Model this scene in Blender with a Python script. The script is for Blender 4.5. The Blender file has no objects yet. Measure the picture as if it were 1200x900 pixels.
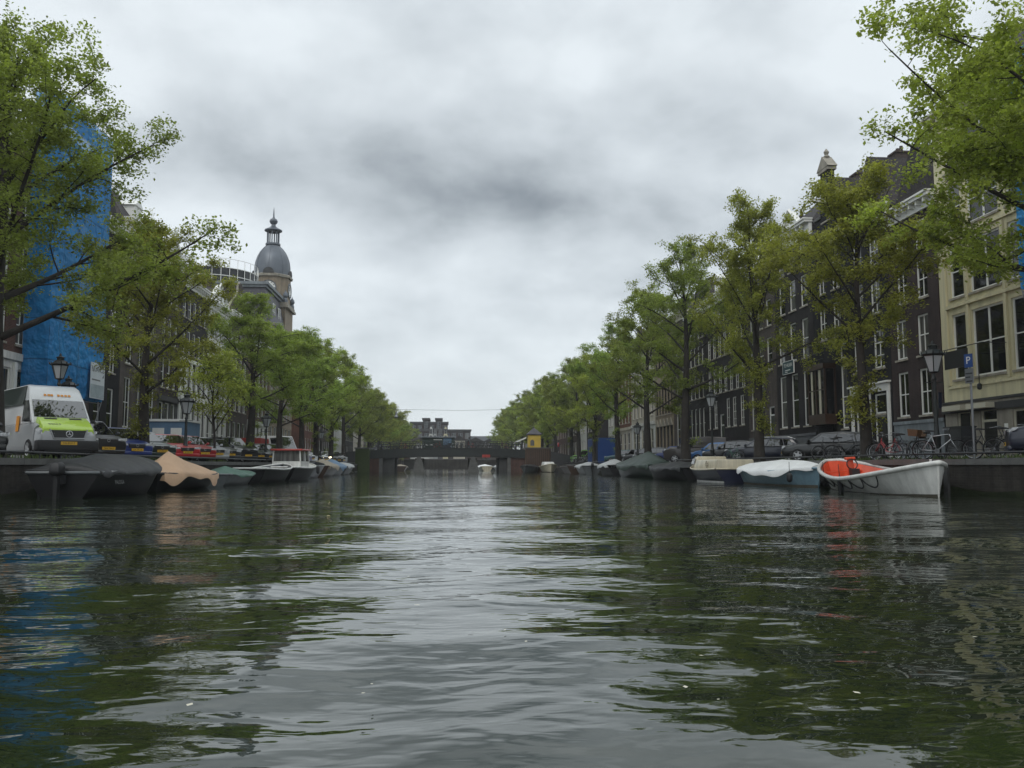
import bpy, bmesh, math, random
import numpy as np
from mathutils import Vector

R = math.radians
C = bpy.context.scene.collection
SC = bpy.context.scene

# ------------------------------------------------------------------ camera
cam_d = bpy.data.cameras.new('camera'); cam_d.lens = 30.0; cam_d.sensor_width = 36.0
cam_d.clip_start = 0.05; cam_d.clip_end = 3000
cam = bpy.data.objects.new('camera', cam_d); C.objects.link(cam)
cam.location = (0, 0, 0.9); cam.rotation_euler = (R(90 + 5.455), 0, R(-4.4))
SC.camera = cam

# ------------------------------------------------------------------ sky
SUN_EL, SUN_AZ = 48, 200
w = bpy.data.worlds.new('World'); SC.world = w; w.use_nodes = True
nt = w.node_tree; N = nt.nodes; L = nt.links; N.clear()
def nd(t, **k):
    n = N.new(t)
    for a, b in k.items(): setattr(n, a, b)
    return n
out = nd('ShaderNodeOutputWorld'); bg = nd('ShaderNodeBackground'); bg.inputs['Strength'].default_value = 0.1
sky = nd('ShaderNodeTexSky', sky_type='NISHITA'); sky.sun_disc = False
sky.sun_elevation = R(SUN_EL); sky.sun_rotation = R(SUN_AZ)
tc = nd('ShaderNodeTexCoord'); sep = nd('ShaderNodeSeparateXYZ'); L.new(tc.outputs['Generated'], sep.inputs[0])
def mth(op, a, b=None, c=None, clamp=False):
    n = nd('ShaderNodeMath', operation=op); n.use_clamp = clamp
    for i, x in enumerate((a, b, c)):
        if x is None: continue
        if isinstance(x, (int, float)): n.inputs[i].default_value = x
        else: L.new(x, n.inputs[i])
    return n.outputs[0]
zc = mth('MAXIMUM', sep.outputs['Z'], 0.0)
den = mth('ADD', zc, 0.35)
comb = nd('ShaderNodeCombineXYZ')
L.new(mth('DIVIDE', sep.outputs['X'], den), comb.inputs[0]); L.new(mth('DIVIDE', sep.outputs['Y'], den), comb.inputs[1])
def cnoise(scale, detail, rough, off, dist=0.0):
    mp = nd('ShaderNodeMapping'); mp.inputs['Location'].default_value = off; L.new(comb.outputs[0], mp.inputs['Vector'])
    n = nd('ShaderNodeTexNoise'); n.inputs['Scale'].default_value = scale; n.inputs['Detail'].default_value = detail
    n.inputs['Roughness'].default_value = rough; n.inputs['Distortion'].default_value = dist
    L.new(mp.outputs[0], n.inputs['Vector']); return n.outputs['Fac']
big = cnoise(1.6, 4, 0.5, (3.1, 1.7, 0.4), 0.15)
fine = cnoise(4.2, 6, 0.55, (9.3, 4.1, 2.0), 0.1)
# one broad dark cloud bank lying ahead over the canal, measured on the cloud layer
def blob(cx, cy, sx, sy):
    dx = mth('DIVIDE', mth('SUBTRACT', mth('DIVIDE', sep.outputs['X'], den), cx), sx)
    dy = mth('DIVIDE', mth('SUBTRACT', mth('DIVIDE', sep.outputs['Y'], den), cy), sy)
    r2 = mth('ADD', mth('MULTIPLY', dx, dx), mth('MULTIPLY', dy, dy))
    return mth('POWER', 2.718, mth('MULTIPLY', r2, -1.0))
bank = mth('ADD', blob(0.10, 1.47, 0.46, 0.12), mth('MULTIPLY', blob(-0.26, 1.33, 0.36, 0.10), 0.8))
bank = mth('ADD', bank, mth('MULTIPLY', blob(0.42, 1.22, 0.36, 0.10), 0.6))
glow = mth('ADD', blob(0.16, 1.15, 0.15, 0.06), mth('ADD', blob(-0.30, 1.52, 0.16, 0.08), mth('MULTIPLY', blob(-0.42, 1.08, 0.32, 0.09), .8)))
v = mth('ADD', mth('MULTIPLY', big, 0.65), mth('MULTIPLY', fine, 0.85))
v = mth('ADD', v, mth('MULTIPLY', glow, 0.10)); v = mth('SUBTRACT', v, 0.065)
v = mth('ADD', v, mth('MULTIPLY', bank, -0.40))
ramp = nd('ShaderNodeValToRGB'); e = ramp.color_ramp.elements
e[0].position = 0.14; e[0].color = (0.19, 0.215, 0.236, 1)
e[1].position = 0.80; e[1].color = (0.61, 0.655, 0.683, 1)
x = ramp.color_ramp.elements.new(0.53); x.color = (0.46, 0.50, 0.528, 1)
L.new(v, ramp.inputs[0])
# brighter and plainer toward the horizon, brighter overhead
hz = mth('SUBTRACT', 1.0, mth('MULTIPLY', zc, 5.0), clamp=True)
mixh = nd('ShaderNodeMix', data_type='RGBA'); L.new(mth('MULTIPLY', hz, 0.75), mixh.inputs['Factor'])
L.new(ramp.outputs[0], mixh.inputs['A']); mixh.inputs['B'].default_value = (0.635, 0.685, 0.71, 1)
gain = mth('MULTIPLY', mth('ADD', 1.0, mth('MULTIPLY', mth('SUBTRACT', zc, 0.45), 1.4, clamp=True)), 10.0)
sc_ = nd('ShaderNodeVectorMath', operation='SCALE'); L.new(mixh.outputs['Result'], sc_.inputs[0]); L.new(gain, sc_.inputs['Scale'])
mx = nd('ShaderNodeMix', data_type='RGBA'); mx.inputs['Factor'].default_value = 0.94
L.new(sky.outputs[0], mx.inputs['A']); L.new(sc_.outputs[0], mx.inputs['B'])
L.new(mx.outputs['Result'], bg.inputs['Color']); L.new(bg.outputs[0], out.inputs['Surface'])

sun_d = bpy.data.lights.new('sun', 'SUN'); sun_d.energy = 0.6; sun_d.angle = R(25); sun_d.color = (1, 0.96, 0.9)
sun = bpy.data.objects.new('sun', sun_d); C.objects.link(sun)
_d = Vector((math.sin(R(SUN_AZ)) * math.cos(R(SUN_EL)), math.cos(R(SUN_AZ)) * math.cos(R(SUN_EL)), math.sin(R(SUN_EL))))
sun.rotation_euler = _d.to_track_quat('Z', 'Y').to_euler()
SC.view_settings.view_transform = 'Standard'; SC.view_settings.look = 'None'
SC.view_settings.exposure = 0.5; SC.view_settings.gamma = 1.0
SC.cycles.max_bounces = 6; SC.cycles.transparent_max_bounces = 8; SC.cycles.diffuse_bounces = 3; SC.cycles.glossy_bounces = 3
SC.cycles.use_adaptive_sampling = True; SC.cycles.use_denoising = True

# ------------------------------------------------------------------ mesh helpers
class MB:
    def __init__(s): s.v = []; s.f = []; s.m = []
    def add(s, vs, fs, m=0):
        n = len(s.v); s.v += [tuple(p) for p in vs]; s.f += [tuple(i + n for i in f) for f in fs]; s.m += [m] * len(fs); return s
    def box(s, x0, x1, y0, y1, z0, z1, m=0):
        return s.add([(x0,y0,z0),(x1,y0,z0),(x1,y1,z0),(x0,y1,z0),(x0,y0,z1),(x1,y0,z1),(x1,y1,z1),(x0,y1,z1)],
              [(0,3,2,1),(4,5,6,7),(0,1,5,4),(1,2,6,5),(2,3,7,6),(3,0,4,7)], m)
    def quad(s, a, b, c, d, m=0): return s.add([a, b, c, d], [(0,1,2,3)], m)
    def loft(s, rings, m=0, cap=True):
        n = len(rings[0]); vs = [p for r in rings for p in r]; fs = []
        for k in range(len(rings) - 1):
            for i in range(n):
                j = (i + 1) % n; fs.append((k*n+i, k*n+j, (k+1)*n+j, (k+1)*n+i))
        if cap: fs.append(tuple(reversed(range(n)))); fs.append(tuple((len(rings)-1)*n + i for i in range(n)))
        return s.add(vs, fs, m)
    def strip(s, rings, m=0):          # open rings
        n = len(rings[0]); vs = [p for r in rings for p in r]
        return s.add(vs, [(k*n+i, k*n+i+1, (k+1)*n+i+1, (k+1)*n+i) for k in range(len(rings)-1) for i in range(n-1)], m)
    def tube(s, pts, r, n=8, m=0, cap=True):
        pts = [Vector(p) for p in pts]; rs = r if isinstance(r, (list, tuple)) else [r] * len(pts); rings = []
        up = Vector((0.13, 0.21, 0.97))
        for i, p in enumerate(pts):
            t = (pts[min(i+1, len(pts)-1)] - pts[max(i-1, 0)])
            if t.length < 1e-9: t = Vector((0,0,1))
            t.normalize()
            a = t.cross(up)
            if a.length < 0.05: a = t.cross(Vector((1, 0, 0)))
            a.normalize(); b = t.cross(a)
            rings.append([p + (a*math.cos(6.28318*k/n) + b*math.sin(6.28318*k/n)) * rs[i] for k in range(n)])
        return s.loft(rings, m, cap)
    def lathe(s, prof, n=16, c=(0,0,0), m=0):
        return s.loft([[(c[0]+r*math.cos(6.28318*k/n), c[1]+r*math.sin(6.28318*k/n), c[2]+z) for k in range(n)] for r, z in prof], m)
    def cyl(s, a, b, r, n=14, m=0): return s.tube([a, b], r, n, m)
    def prism(s, poly, f0, f1, m=0):   # poly points mapped to 3-D by f0 and f1
        n = len(poly); return s.add([f0(*p) for p in poly] + [f1(*p) for p in poly],
              [tuple(range(n-1, -1, -1)), tuple(range(n, 2*n))] + [(i, (i+1) % n, n + (i+1) % n, n + i) for i in range(n)], m)
    def ring(s, c, axis, Rr, r, n=20, k=6, m=0):
        c = Vector(c); ax = Vector(axis).normalized(); u = ax.orthogonal().normalized(); v = ax.cross(u); rings = []
        for i in range(n + 1):
            a = 6.28318530718*i/n; d = u*math.cos(a) + v*math.sin(a)
            rings.append([c + d*(Rr + r*math.cos(6.28318*j/k)) + ax*(r*math.sin(6.28318*j/k)) for j in range(k)])
        return s.loft(rings, m, False)
    def mesh(s, name, mats, smooth=False):
        me = bpy.data.meshes.new(name); me.from_pydata(s.v, [], s.f)
        for mt in (mats if isinstance(mats, (list, tuple)) else [mats]): me.materials.append(mt)
        if any(s.m): me.polygons.foreach_set('material_index', s.m)
        bm = bmesh.new(); bm.from_mesh(me); bmesh.ops.recalc_face_normals(bm, faces=bm.faces); bm.to_mesh(me); bm.free()
        if smooth: me.polygons.foreach_set('use_smooth', [True]*len(me.polygons))
        me.update(); return me
    def build(s, name, mats, parent=None, smooth=False, loc=None, auto=None):
        me = s.mesh(name, mats, smooth)
        if auto:
            me.polygons.foreach_set('use_smooth', [True]*len(me.polygons)); me.set_sharp_from_angle(angle=R(auto))
        return link(name, me, parent, loc)
def link(name, me, parent=None, loc=None, rz=0):
    o = bpy.data.objects.new(name, me); C.objects.link(o); o.parent = parent
    if loc: o.location = loc
    if rz: o.rotation_euler = (0, 0, rz)
    return o
def tag(o, label, cat, group=None, kind=None):
    if label: o['label'] = label
    if cat: o['category'] = cat
    if group: o['group'] = group
    if kind: o['kind'] = kind
    return o
def thing(name, label, cat, loc=(0,0,0), rz=0, group=None):
    o = bpy.data.objects.new(name, None); C.objects.link(o); o.location = loc; o.rotation_euler = (0,0,rz); o.empty_display_size = .2
    return tag(o, label, cat, group)
def struct(o): o['kind'] = 'structure'; return o
def copy_tree(o, parent=None):
    c = o.copy(); C.objects.link(c); c.parent = parent
    for ch in KIDS.get(o.name, None) or [x for x in o.children]: copy_tree(ch, c)
    return c
KIDS = {}
def subsurf(o, n=2):
    m = o.modifiers.new('subsurf', 'SUBSURF'); m.levels = n; m.render_levels = n
    o.data.polygons.foreach_set('use_smooth', [True]*len(o.data.polygons)); return o
def bevel(o, w=.03, n=2):
    m = o.modifiers.new('bevel', 'BEVEL'); m.width = w; m.segments = n; m.limit_method = 'ANGLE'; m.angle_limit = R(35)
    o.data.polygons.foreach_set('use_smooth', [True]*len(o.data.polygons)); return o
def text_mesh(body, size, mat, align='CENTER', depth=0.002):
    cu = bpy.data.curves.new('lettering', 'FONT'); cu.body = body; cu.size = size; cu.align_x = align; cu.align_y = 'CENTER'; cu.extrude = depth
    o = bpy.data.objects.new('lettering', cu); C.objects.link(o)
    me = bpy.data.meshes.new_from_object(o.evaluated_get(bpy.context.evaluated_depsgraph_get()))
    bpy.data.objects.remove(o); bpy.data.curves.remove(cu)
    me.materials.clear(); me.materials.append(mat); return me

# ------------------------------------------------------------------ materials
def newmat(name):
    m = bpy.data.materials.new(name); m.use_nodes = True
    return m, m.node_tree.nodes, m.node_tree.links, m.node_tree.nodes['Principled BSDF']
def mat(name, c, rough=.6, metal=0, var=.12, vs=1.5, bump=0, bs=25, coat=0, rnd=0, spec=.5, dirt=0):
    m, n, l, p = newmat(name)
    p.inputs['Roughness'].default_value = rough; p.inputs['Metallic'].default_value = metal
    p.inputs['Specular IOR Level'].default_value = spec; p.inputs['Coat Weight'].default_value = coat; p.inputs['Coat Roughness'].default_value = .05
    p.inputs['Base Color'].default_value = (*c, 1)
    t = n.new('ShaderNodeTexCoord')
    if var or rnd:
        ns = n.new('ShaderNodeTexNoise'); ns.inputs['Scale'].default_value = vs; ns.inputs['Detail'].default_value = 6; ns.inputs['Roughness'].default_value = .62
        l.new(t.outputs['Object'], ns.inputs['Vector'])
        mr = n.new('ShaderNodeMapRange'); mr.inputs['From Min'].default_value = .25; mr.inputs['From Max'].default_value = .75
        mr.inputs['To Min'].default_value = 1 - var; mr.inputs['To Max'].default_value = 1 + var; l.new(ns.outputs['Fac'], mr.inputs['Value'])
        k = mr.outputs[0]
        if rnd:
            oi = n.new('ShaderNodeObjectInfo'); r2 = n.new('ShaderNodeMapRange'); r2.inputs['To Min'].default_value = 1 - rnd; r2.inputs['To Max'].default_value = 1 + rnd
            l.new(oi.outputs['Random'], r2.inputs['Value']); mm = n.new('ShaderNodeMath'); mm.operation = 'MULTIPLY'; l.new(k, mm.inputs[0]); l.new(r2.outputs[0], mm.inputs[1]); k = mm.outputs[0]
        if dirt: k = streak(n, l, t, k, dirt)
        sc = n.new('ShaderNodeVectorMath'); sc.operation = 'SCALE'; sc.inputs[0].default_value = c; l.new(k, sc.inputs['Scale']); l.new(sc.outputs[0], p.inputs['Base Color'])
    if bump:
        nb = n.new('ShaderNodeTexNoise'); nb.inputs['Scale'].default_value = bs; nb.inputs['Detail'].default_value = 5; l.new(t.outputs['Object'], nb.inputs['Vector'])
        b = n.new('ShaderNodeBump'); b.inputs['Strength'].default_value = bump; b.inputs['Distance'].default_value = .03; l.new(nb.outputs['Fac'], b.inputs['Height']); l.new(b.outputs[0], p.inputs['Normal'])
    return m
def streak(n, l, t, val, amt):      # rain streaks and soot running down a wall
    mp = n.new('ShaderNodeMapping'); mp.inputs['Scale'].default_value = (2.6, 2.6, .16); l.new(t.outputs['Object'], mp.inputs[0])
    q = n.new('ShaderNodeTexNoise'); q.inputs['Scale'].default_value = 1; q.inputs['Detail'].default_value = 7; q.inputs['Roughness'].default_value = .7; l.new(mp.outputs[0], q.inputs['Vector'])
    r = n.new('ShaderNodeMapRange'); r.inputs['From Min'].default_value = .35; r.inputs['From Max'].default_value = .65; r.inputs['To Min'].default_value = 1 - amt; r.inputs['To Max'].default_value = 1 + amt*.5; l.new(q.outputs['Fac'], r.inputs['Value'])
    k = n.new('ShaderNodeMath'); k.operation = 'MULTIPLY'; l.new(val, k.inputs[0]); l.new(r.outputs[0], k.inputs[1]); return k.outputs[0]
def brick(name, c1, c2, mortar, grime=.35, bw=.23, rh=.075, ms=.009, rough=.85):
    m, n, l, p = newmat(name); p.inputs['Roughness'].default_value = rough; p.inputs['Specular IOR Level'].default_value = .25
    t = n.new('ShaderNodeTexCoord'); sp = n.new('ShaderNodeSeparateXYZ'); l.new(t.outputs['Object'], sp.inputs[0])
    a = n.new('ShaderNodeMath'); l.new(sp.outputs[0], a.inputs[0]); l.new(sp.outputs[1], a.inputs[1])
    cb = n.new('ShaderNodeCombineXYZ'); l.new(a.outputs[0], cb.inputs[0]); l.new(sp.outputs[2], cb.inputs[1])
    b = n.new('ShaderNodeTexBrick'); b.inputs['Scale'].default_value = 1; b.inputs['Brick Width'].default_value = bw; b.inputs['Row Height'].default_value = rh
    b.inputs['Mortar Size'].default_value = ms; b.inputs['Color1'].default_value = (*c1, 1); b.inputs['Color2'].default_value = (*c2, 1); b.inputs['Mortar'].default_value = (*mortar, 1)
    l.new(cb.outputs[0], b.inputs['Vector'])
    ns = n.new('ShaderNodeTexNoise'); ns.inputs['Scale'].default_value = .55; ns.inputs['Detail'].default_value = 8; ns.inputs['Roughness'].default_value = .65; l.new(t.outputs['Object'], ns.inputs['Vector'])
    mr = n.new('ShaderNodeMapRange'); mr.inputs['From Min'].default_value = .3; mr.inputs['From Max'].default_value = .7; mr.inputs['To Min'].default_value = 1 - grime; mr.inputs['To Max'].default_value = 1 + grime
    l.new(ns.outputs['Fac'], mr.inputs['Value'])
    sc = n.new('ShaderNodeVectorMath'); sc.operation = 'SCALE'; l.new(b.outputs['Color'], sc.inputs[0]); l.new(streak(n, l, t, mr.outputs[0], grime*.8), sc.inputs['Scale']); l.new(sc.outputs[0], p.inputs['Base Color'])
    bm = n.new('ShaderNodeBump'); bm.inputs['Strength'].default_value = .35; bm.inputs['Distance'].default_value = .02; l.new(b.outputs['Fac'], bm.inputs['Height']); bm.invert = True; l.new(bm.outputs[0], p.inputs['Normal'])
    return m
M = {}
M['brick_red'] = brick('brick_red', (.11,.048,.034), (.08,.036,.028), (.10,.085,.075))
M['brick_brown'] = brick('brick_brown', (.075,.056,.048), (.06,.045,.04), (.07,.062,.056))
M['brick_dark'] = brick('brick_dark', (.030,.027,.027), (.023,.021,.022), (.033,.03,.03))
M['brick_black'] = brick('brick_black', (.018,.018,.02), (.014,.014,.016), (.02,.02,.02))
M['brick_plum'] = brick('brick_plum', (.052,.036,.034), (.042,.03,.029), (.05,.042,.04))
M['brick_taupe'] = brick('brick_taupe', (.10,.085,.075), (.085,.07,.062), (.09,.08,.072))
M['brick_orange'] = brick('brick_orange', (.20,.08,.05), (.15,.06,.04), (.14,.11,.09))
M['quay_brick'] = brick('quay_brick', (.045,.038,.032), (.03,.026,.022), (.04,.036,.03), grime=.6, bw=.24, rh=.08)
M['stone'] = mat('stone', (.30,.275,.225), .8, var=.22, vs=1.2, bump=.2, dirt=.3)
M['sandstone'] = mat('sandstone', (.26,.21,.15), .85, var=.25, vs=.8, bump=.25, dirt=.3)
M['bluestone'] = mat('bluestone', (.11,.115,.12), .8, var=.25, vs=1, bump=.2)
M['plinth_grey'] = mat('plinth_grey', (.20,.225,.24), .7, var=.14, vs=.8, dirt=.3)
M['dark_stone'] = mat('dark_stone', (.045,.045,.045), .75, var=.3, vs=1.2, bump=.25)
M['coping'] = mat('coping', (.10,.10,.095), .75, var=.35, vs=1.5, bump=.3)
M['yellow_stucco'] = mat('yellow_stucco', (.62,.57,.37), .8, var=.07, vs=.6, bump=.06, dirt=.2)
M['cream_stucco'] = mat('cream_stucco', (.50,.46,.38), .8, var=.12, vs=.6, dirt=.3)
M['white_stucco'] = mat('white_stucco', (.60,.60,.57), .75, var=.1, vs=.7, dirt=.3)
M['white_paint'] = mat('white_paint', (.74,.74,.70), .5, var=.06, vs=2)
M['cream_paint'] = mat('cream_paint', (.56,.53,.42), .5, var=.08)
M['grey_paint'] = mat('grey_paint', (.16,.17,.18), .5, var=.1)
M['dark_frame'] = mat('dark_frame', (.02,.022,.02), .4)
M['green_door'] = mat('green_door', (.012,.022,.018), .3)
M['black_door'] = mat('black_door', (.012,.012,.013), .3)
M['roof_tile'] = brick('roof_tile', (.05,.042,.04), (.04,.034,.033), (.02,.018,.018), bw=.25, rh=.3, ms=.02, rough=.7)
M['slate'] = brick('slate', (.105,.10,.115), (.09,.088,.10), (.06,.058,.064), grime=.15, bw=.35, rh=.25, ms=.008, rough=.55)
M['lead'] = mat('lead', (.12,.135,.155), .42, metal=.35, var=.2, vs=.7, bump=.05)
M['chimney'] = M['brick_brown']
M['iron'] = mat('iron', (.012,.015,.014), .45, var=.2)
M['steel'] = mat('steel', (.30,.31,.32), .35, metal=.9, var=.1)
M['galv'] = mat('galv', (.22,.23,.24), .5, metal=.6, var=.2)
M['rail'] = mat('rail', (.045,.047,.05), .45, metal=.5, var=.35, vs=3)
M['bark'] = mat('bark', (.026,.022,.018), .95, var=.45, vs=3, bump=.8, bs=9)
M['asphalt'] = mat('asphalt', (.05,.05,.052), .75, var=.25, vs=.6, bump=.2, bs=40)
M['klinker'] = brick('klinker', (.075,.055,.05), (.06,.046,.042), (.045,.04,.038), bw=.2, rh=.1)
M['tyre'] = mat('tyre', (.012,.012,.012), .85, var=.2)
M['rim'] = mat('rim', (.46,.47,.48), .4, metal=.15, var=.1)
M['trim_black'] = mat('trim_black', (.014,.014,.015), .55, var=.15)
M['chrome'] = mat('chrome', (.60,.61,.62), .2, metal=.45, var=0)
M['plate_yellow'] = mat('plate_yellow', (.62,.36,.02), .45, var=.05)
M['plate_ink'] = mat('plate_ink', (.02,.02,.02), .5, var=0)
M['lamp_glass'] = mat('lamp_glass', (.42,.44,.45), .1, var=.1)
M['lens_white'] = mat('lens_white', (.42,.43,.44), .06, var=.5, vs=14)
M['lens_red'] = mat('lens_red', (.25,.01,.01), .15, var=0)
M['tarp_black'] = mat('tarp_black', (.011,.012,.013), .55, var=.3, vs=2, bump=.35, bs=5)
M['tarp_beige'] = mat('tarp_beige', (.50,.33,.21), .8, var=.12, vs=1.5, bump=.35, bs=5)
M['tarp_green'] = mat('tarp_green', (.035,.11,.075), .5, var=.25, vs=2, bump=.4, bs=5)
M['tarp_dkgreen'] = mat('tarp_dkgreen', (.018,.035,.026), .5, var=.3, vs=2, bump=.4, bs=4)
M['tarp_white'] = mat('tarp_white', (.70,.71,.70), .55, var=.08, vs=2, bump=.35, bs=5)
M['tarp_silver'] = mat('tarp_silver', (.36,.37,.37), .5, var=.18, vs=2, bump=.4, bs=5)
M['tarp_sand'] = mat('tarp_sand', (.30,.26,.20), .8, var=.18, vs=2, bump=.35, bs=5)
M['tarp_blue'] = mat('tarp_blue', (.10,.18,.28), .6, var=.2, vs=2, bump=.35, bs=5)
def boatpaint(name, c, rough=.35): M[name] = mat(name, c, rough, var=.16, vs=1.8, coat=.12, bump=.03, bs=6, dirt=.22)
boatpaint('hull_white', (.66,.66,.63)); M['hull_black'] = mat('hull_black', (.008,.008,.009), .5, var=.2, spec=.25, bump=.03, bs=6); boatpaint('hull_blue', (.16,.26,.32)); boatpaint('hull_navy', (.012,.014,.035))
boatpaint('hull_cream', (.55,.50,.38)); boatpaint('hull_green', (.016,.035,.025)); boatpaint('hull_grey', (.09,.10,.105)); boatpaint('hull_brown', (.05,.028,.018)); boatpaint('boat_orange', (.72,.085,.022), .5)
boatpaint('boat_red', (.35,.03,.02))
M['antifoul'] = mat('antifoul', (.05,.045,.03), .8, var=.4, vs=4)
M['rubber'] = mat('rubber', (.012,.012,.013), .6)
M['rope'] = mat('rope', (.02,.02,.02), .9)
M['wood'] = mat('wood', (.12,.065,.03), .6, var=.25, vs=6)
M['net_blue'] = None
M['banner'] = mat('banner', (.55,.60,.62), .6, var=.15, vs=.8)
M['banner_grey'] = mat('banner_grey', (.30,.36,.38), .6, var=.25, vs=2)
M['sign_blue'] = mat('sign_blue', (.015,.06,.22), .4, var=.05)
M['sign_teal'] = mat('sign_teal', (.012,.05,.06), .4, var=.1)
M['orange_print'] = mat('orange_print', (.75,.30,.03), .5, var=0)
M['moss'] = mat('moss', (.045,.065,.018), .95, var=.4, vs=5, bump=.6)
M['algae'] = mat('algae', (.018,.024,.010), .35, var=.6, vs=4, bump=.5)
M['weed'] = mat('weed', (.06,.09,.02), .9, var=.4, vs=9)
def paint(name, c, coat=.6): 
    M['p_' + name] = mat('car_paint_' + name, c, .32, var=.03, coat=coat); return M['p_' + name]
for nm, c in dict(black=(.010,.011,.012), navy=(.014,.018,.035), blue=(.012,.03,.16), bright_blue=(.05,.15,.36), green=(.010,.025,.02), red=(.38,.015,.018), dark_red=(.26,.012,.015),
                  silver=(.34,.35,.36), grey=(.09,.095,.10), dark_grey=(.035,.037,.04), white=(.68,.69,.69), van_silver=(.36,.37,.38), brown=(.045,.036,.032), lime=(.42,.62,.04), apple=(.16,.44,.03), teal=(.03,.09,.10), bottle=(.012,.026,.02),
                  violet=(.22,.2,.32)).items(): paint(nm, c)
# glass: dark by itself, part of the panes backed by pale curtains (varies by object)
def glass(name, lo, hi, thr, rough=.04):
    m, n, l, p = newmat(name); p.inputs['Roughness'].default_value = rough; p.inputs['IOR'].default_value = 1.5
    oi = n.new('ShaderNodeObjectInfo'); rp = n.new('ShaderNodeValToRGB'); rp.color_ramp.interpolation = 'CONSTANT'
    rp.color_ramp.elements[0].color = (*lo, 1); rp.color_ramp.elements[1].color = (*hi, 1); rp.color_ramp.elements[1].position = thr
    l.new(oi.outputs['Random'], rp.inputs[0])
    t = n.new('ShaderNodeTexCoord'); wv = n.new('ShaderNodeTexNoise'); wv.inputs['Scale'].default_value = 1.0; wv.inputs['Detail'].default_value = 3
    mp = n.new('ShaderNodeMapping'); mp.inputs['Scale'].default_value = (7, 7, .6); l.new(t.outputs['Object'], mp.inputs[0]); l.new(mp.outputs[0], wv.inputs['Vector'])
    mr = n.new('ShaderNodeMapRange'); mr.inputs['From Min'].default_value = .3; mr.inputs['From Max'].default_value = .7; mr.inputs['To Min'].default_value = .35; mr.inputs['To Max'].default_value = 1.5; l.new(wv.outputs['Fac'], mr.inputs['Value'])
    sc = n.new('ShaderNodeVectorMath'); sc.operation = 'SCALE'; l.new(rp.outputs[0], sc.inputs[0]); l.new(mr.outputs[0], sc.inputs['Scale']); l.new(sc.outputs[0], p.inputs['Base Color'])
    nb = n.new('ShaderNodeTexNoise'); nb.inputs['Scale'].default_value = .9; l.new(t.outputs['Object'], nb.inputs['Vector'])
    b = n.new('ShaderNodeBump'); b.inputs['Strength'].default_value = .25; b.inputs['Distance'].default_value = .03; l.new(nb.outputs['Fac'], b.inputs['Height']); l.new(b.outputs[0], p.inputs['Normal'])
    return m
M['pane'] = glass('pane', (.010,.011,.012), (.10,.10,.095), .66)
M['car_glass'] = glass('car_glass', (.012,.013,.014), (.012,.013,.014), .9, .03); M['car_glass'].node_tree.nodes['Principled BSDF'].inputs['IOR'].default_value = 2.2
def net():
    m, n, l, p = newmat('scaffold_net'); t = n.new('ShaderNodeTexCoord')
    ns = n.new('ShaderNodeTexNoise'); ns.inputs['Scale'].default_value = .5; ns.inputs['Detail'].default_value = 7; l.new(t.outputs['Object'], ns.inputs['Vector'])
    rp = n.new('ShaderNodeValToRGB'); rp.color_ramp.elements[0].position = .3; rp.color_ramp.elements[0].color = (.018,.27,.68,1); rp.color_ramp.elements[1].position = .72; rp.color_ramp.elements[1].color = (.035,.40,.88,1)
    l.new(ns.outputs['Fac'], rp.inputs[0]); p.inputs['Roughness'].default_value = .6
    sp = n.new('ShaderNodeSeparateXYZ'); l.new(t.outputs['Object'], sp.inputs[0]); cb = n.new('ShaderNodeCombineXYZ'); l.new(sp.outputs[1], cb.inputs[0]); l.new(sp.outputs[2], cb.inputs[1])
    bk = n.new('ShaderNodeTexBrick'); bk.offset = 0; bk.inputs['Scale'].default_value = 1; bk.inputs['Brick Width'].default_value = 2.4; bk.inputs['Row Height'].default_value = 2.05; bk.inputs['Mortar Size'].default_value = .035
    for q_, v_ in (('Color1', 1.), ('Color2', .82), ('Mortar', .45)): bk.inputs[q_].default_value = (v_, v_, v_, 1)
    l.new(cb.outputs[0], bk.inputs['Vector']); mm = n.new('ShaderNodeMix'); mm.data_type = 'RGBA'; mm.blend_type = 'MULTIPLY'; mm.inputs['Factor'].default_value = 1; l.new(rp.outputs[0], mm.inputs['A']); l.new(bk.outputs['Color'], mm.inputs['B']); l.new(mm.outputs['Result'], p.inputs['Base Color'])
    nb = n.new('ShaderNodeTexNoise'); nb.inputs['Scale'].default_value = 2.2; l.new(t.outputs['Object'], nb.inputs['Vector'])
    b = n.new('ShaderNodeBump'); b.inputs['Strength'].default_value = .8; b.inputs['Distance'].default_value = .3; l.new(nb.outputs['Fac'], b.inputs['Height']); l.new(b.outputs[0], p.inputs['Normal'])
    tr = n.new('ShaderNodeBsdfTransparent'); tl = n.new('ShaderNodeBsdfTranslucent'); tl.inputs['Color'].default_value = (.02,.2,.5,1)
    a = n.new('ShaderNodeMixShader'); a.inputs[0].default_value = .3; l.new(p.outputs[0], a.inputs[1]); l.new(tl.outputs[0], a.inputs[2])
    b2 = n.new('ShaderNodeMixShader'); b2.inputs[0].default_value = .22; l.new(a.outputs[0], b2.inputs[1]); l.new(tr.outputs[0], b2.inputs[2])
    l.new(b2.outputs[0], n['Material Output'].inputs['Surface']); return m
M['net_blue'] = net()
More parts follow.
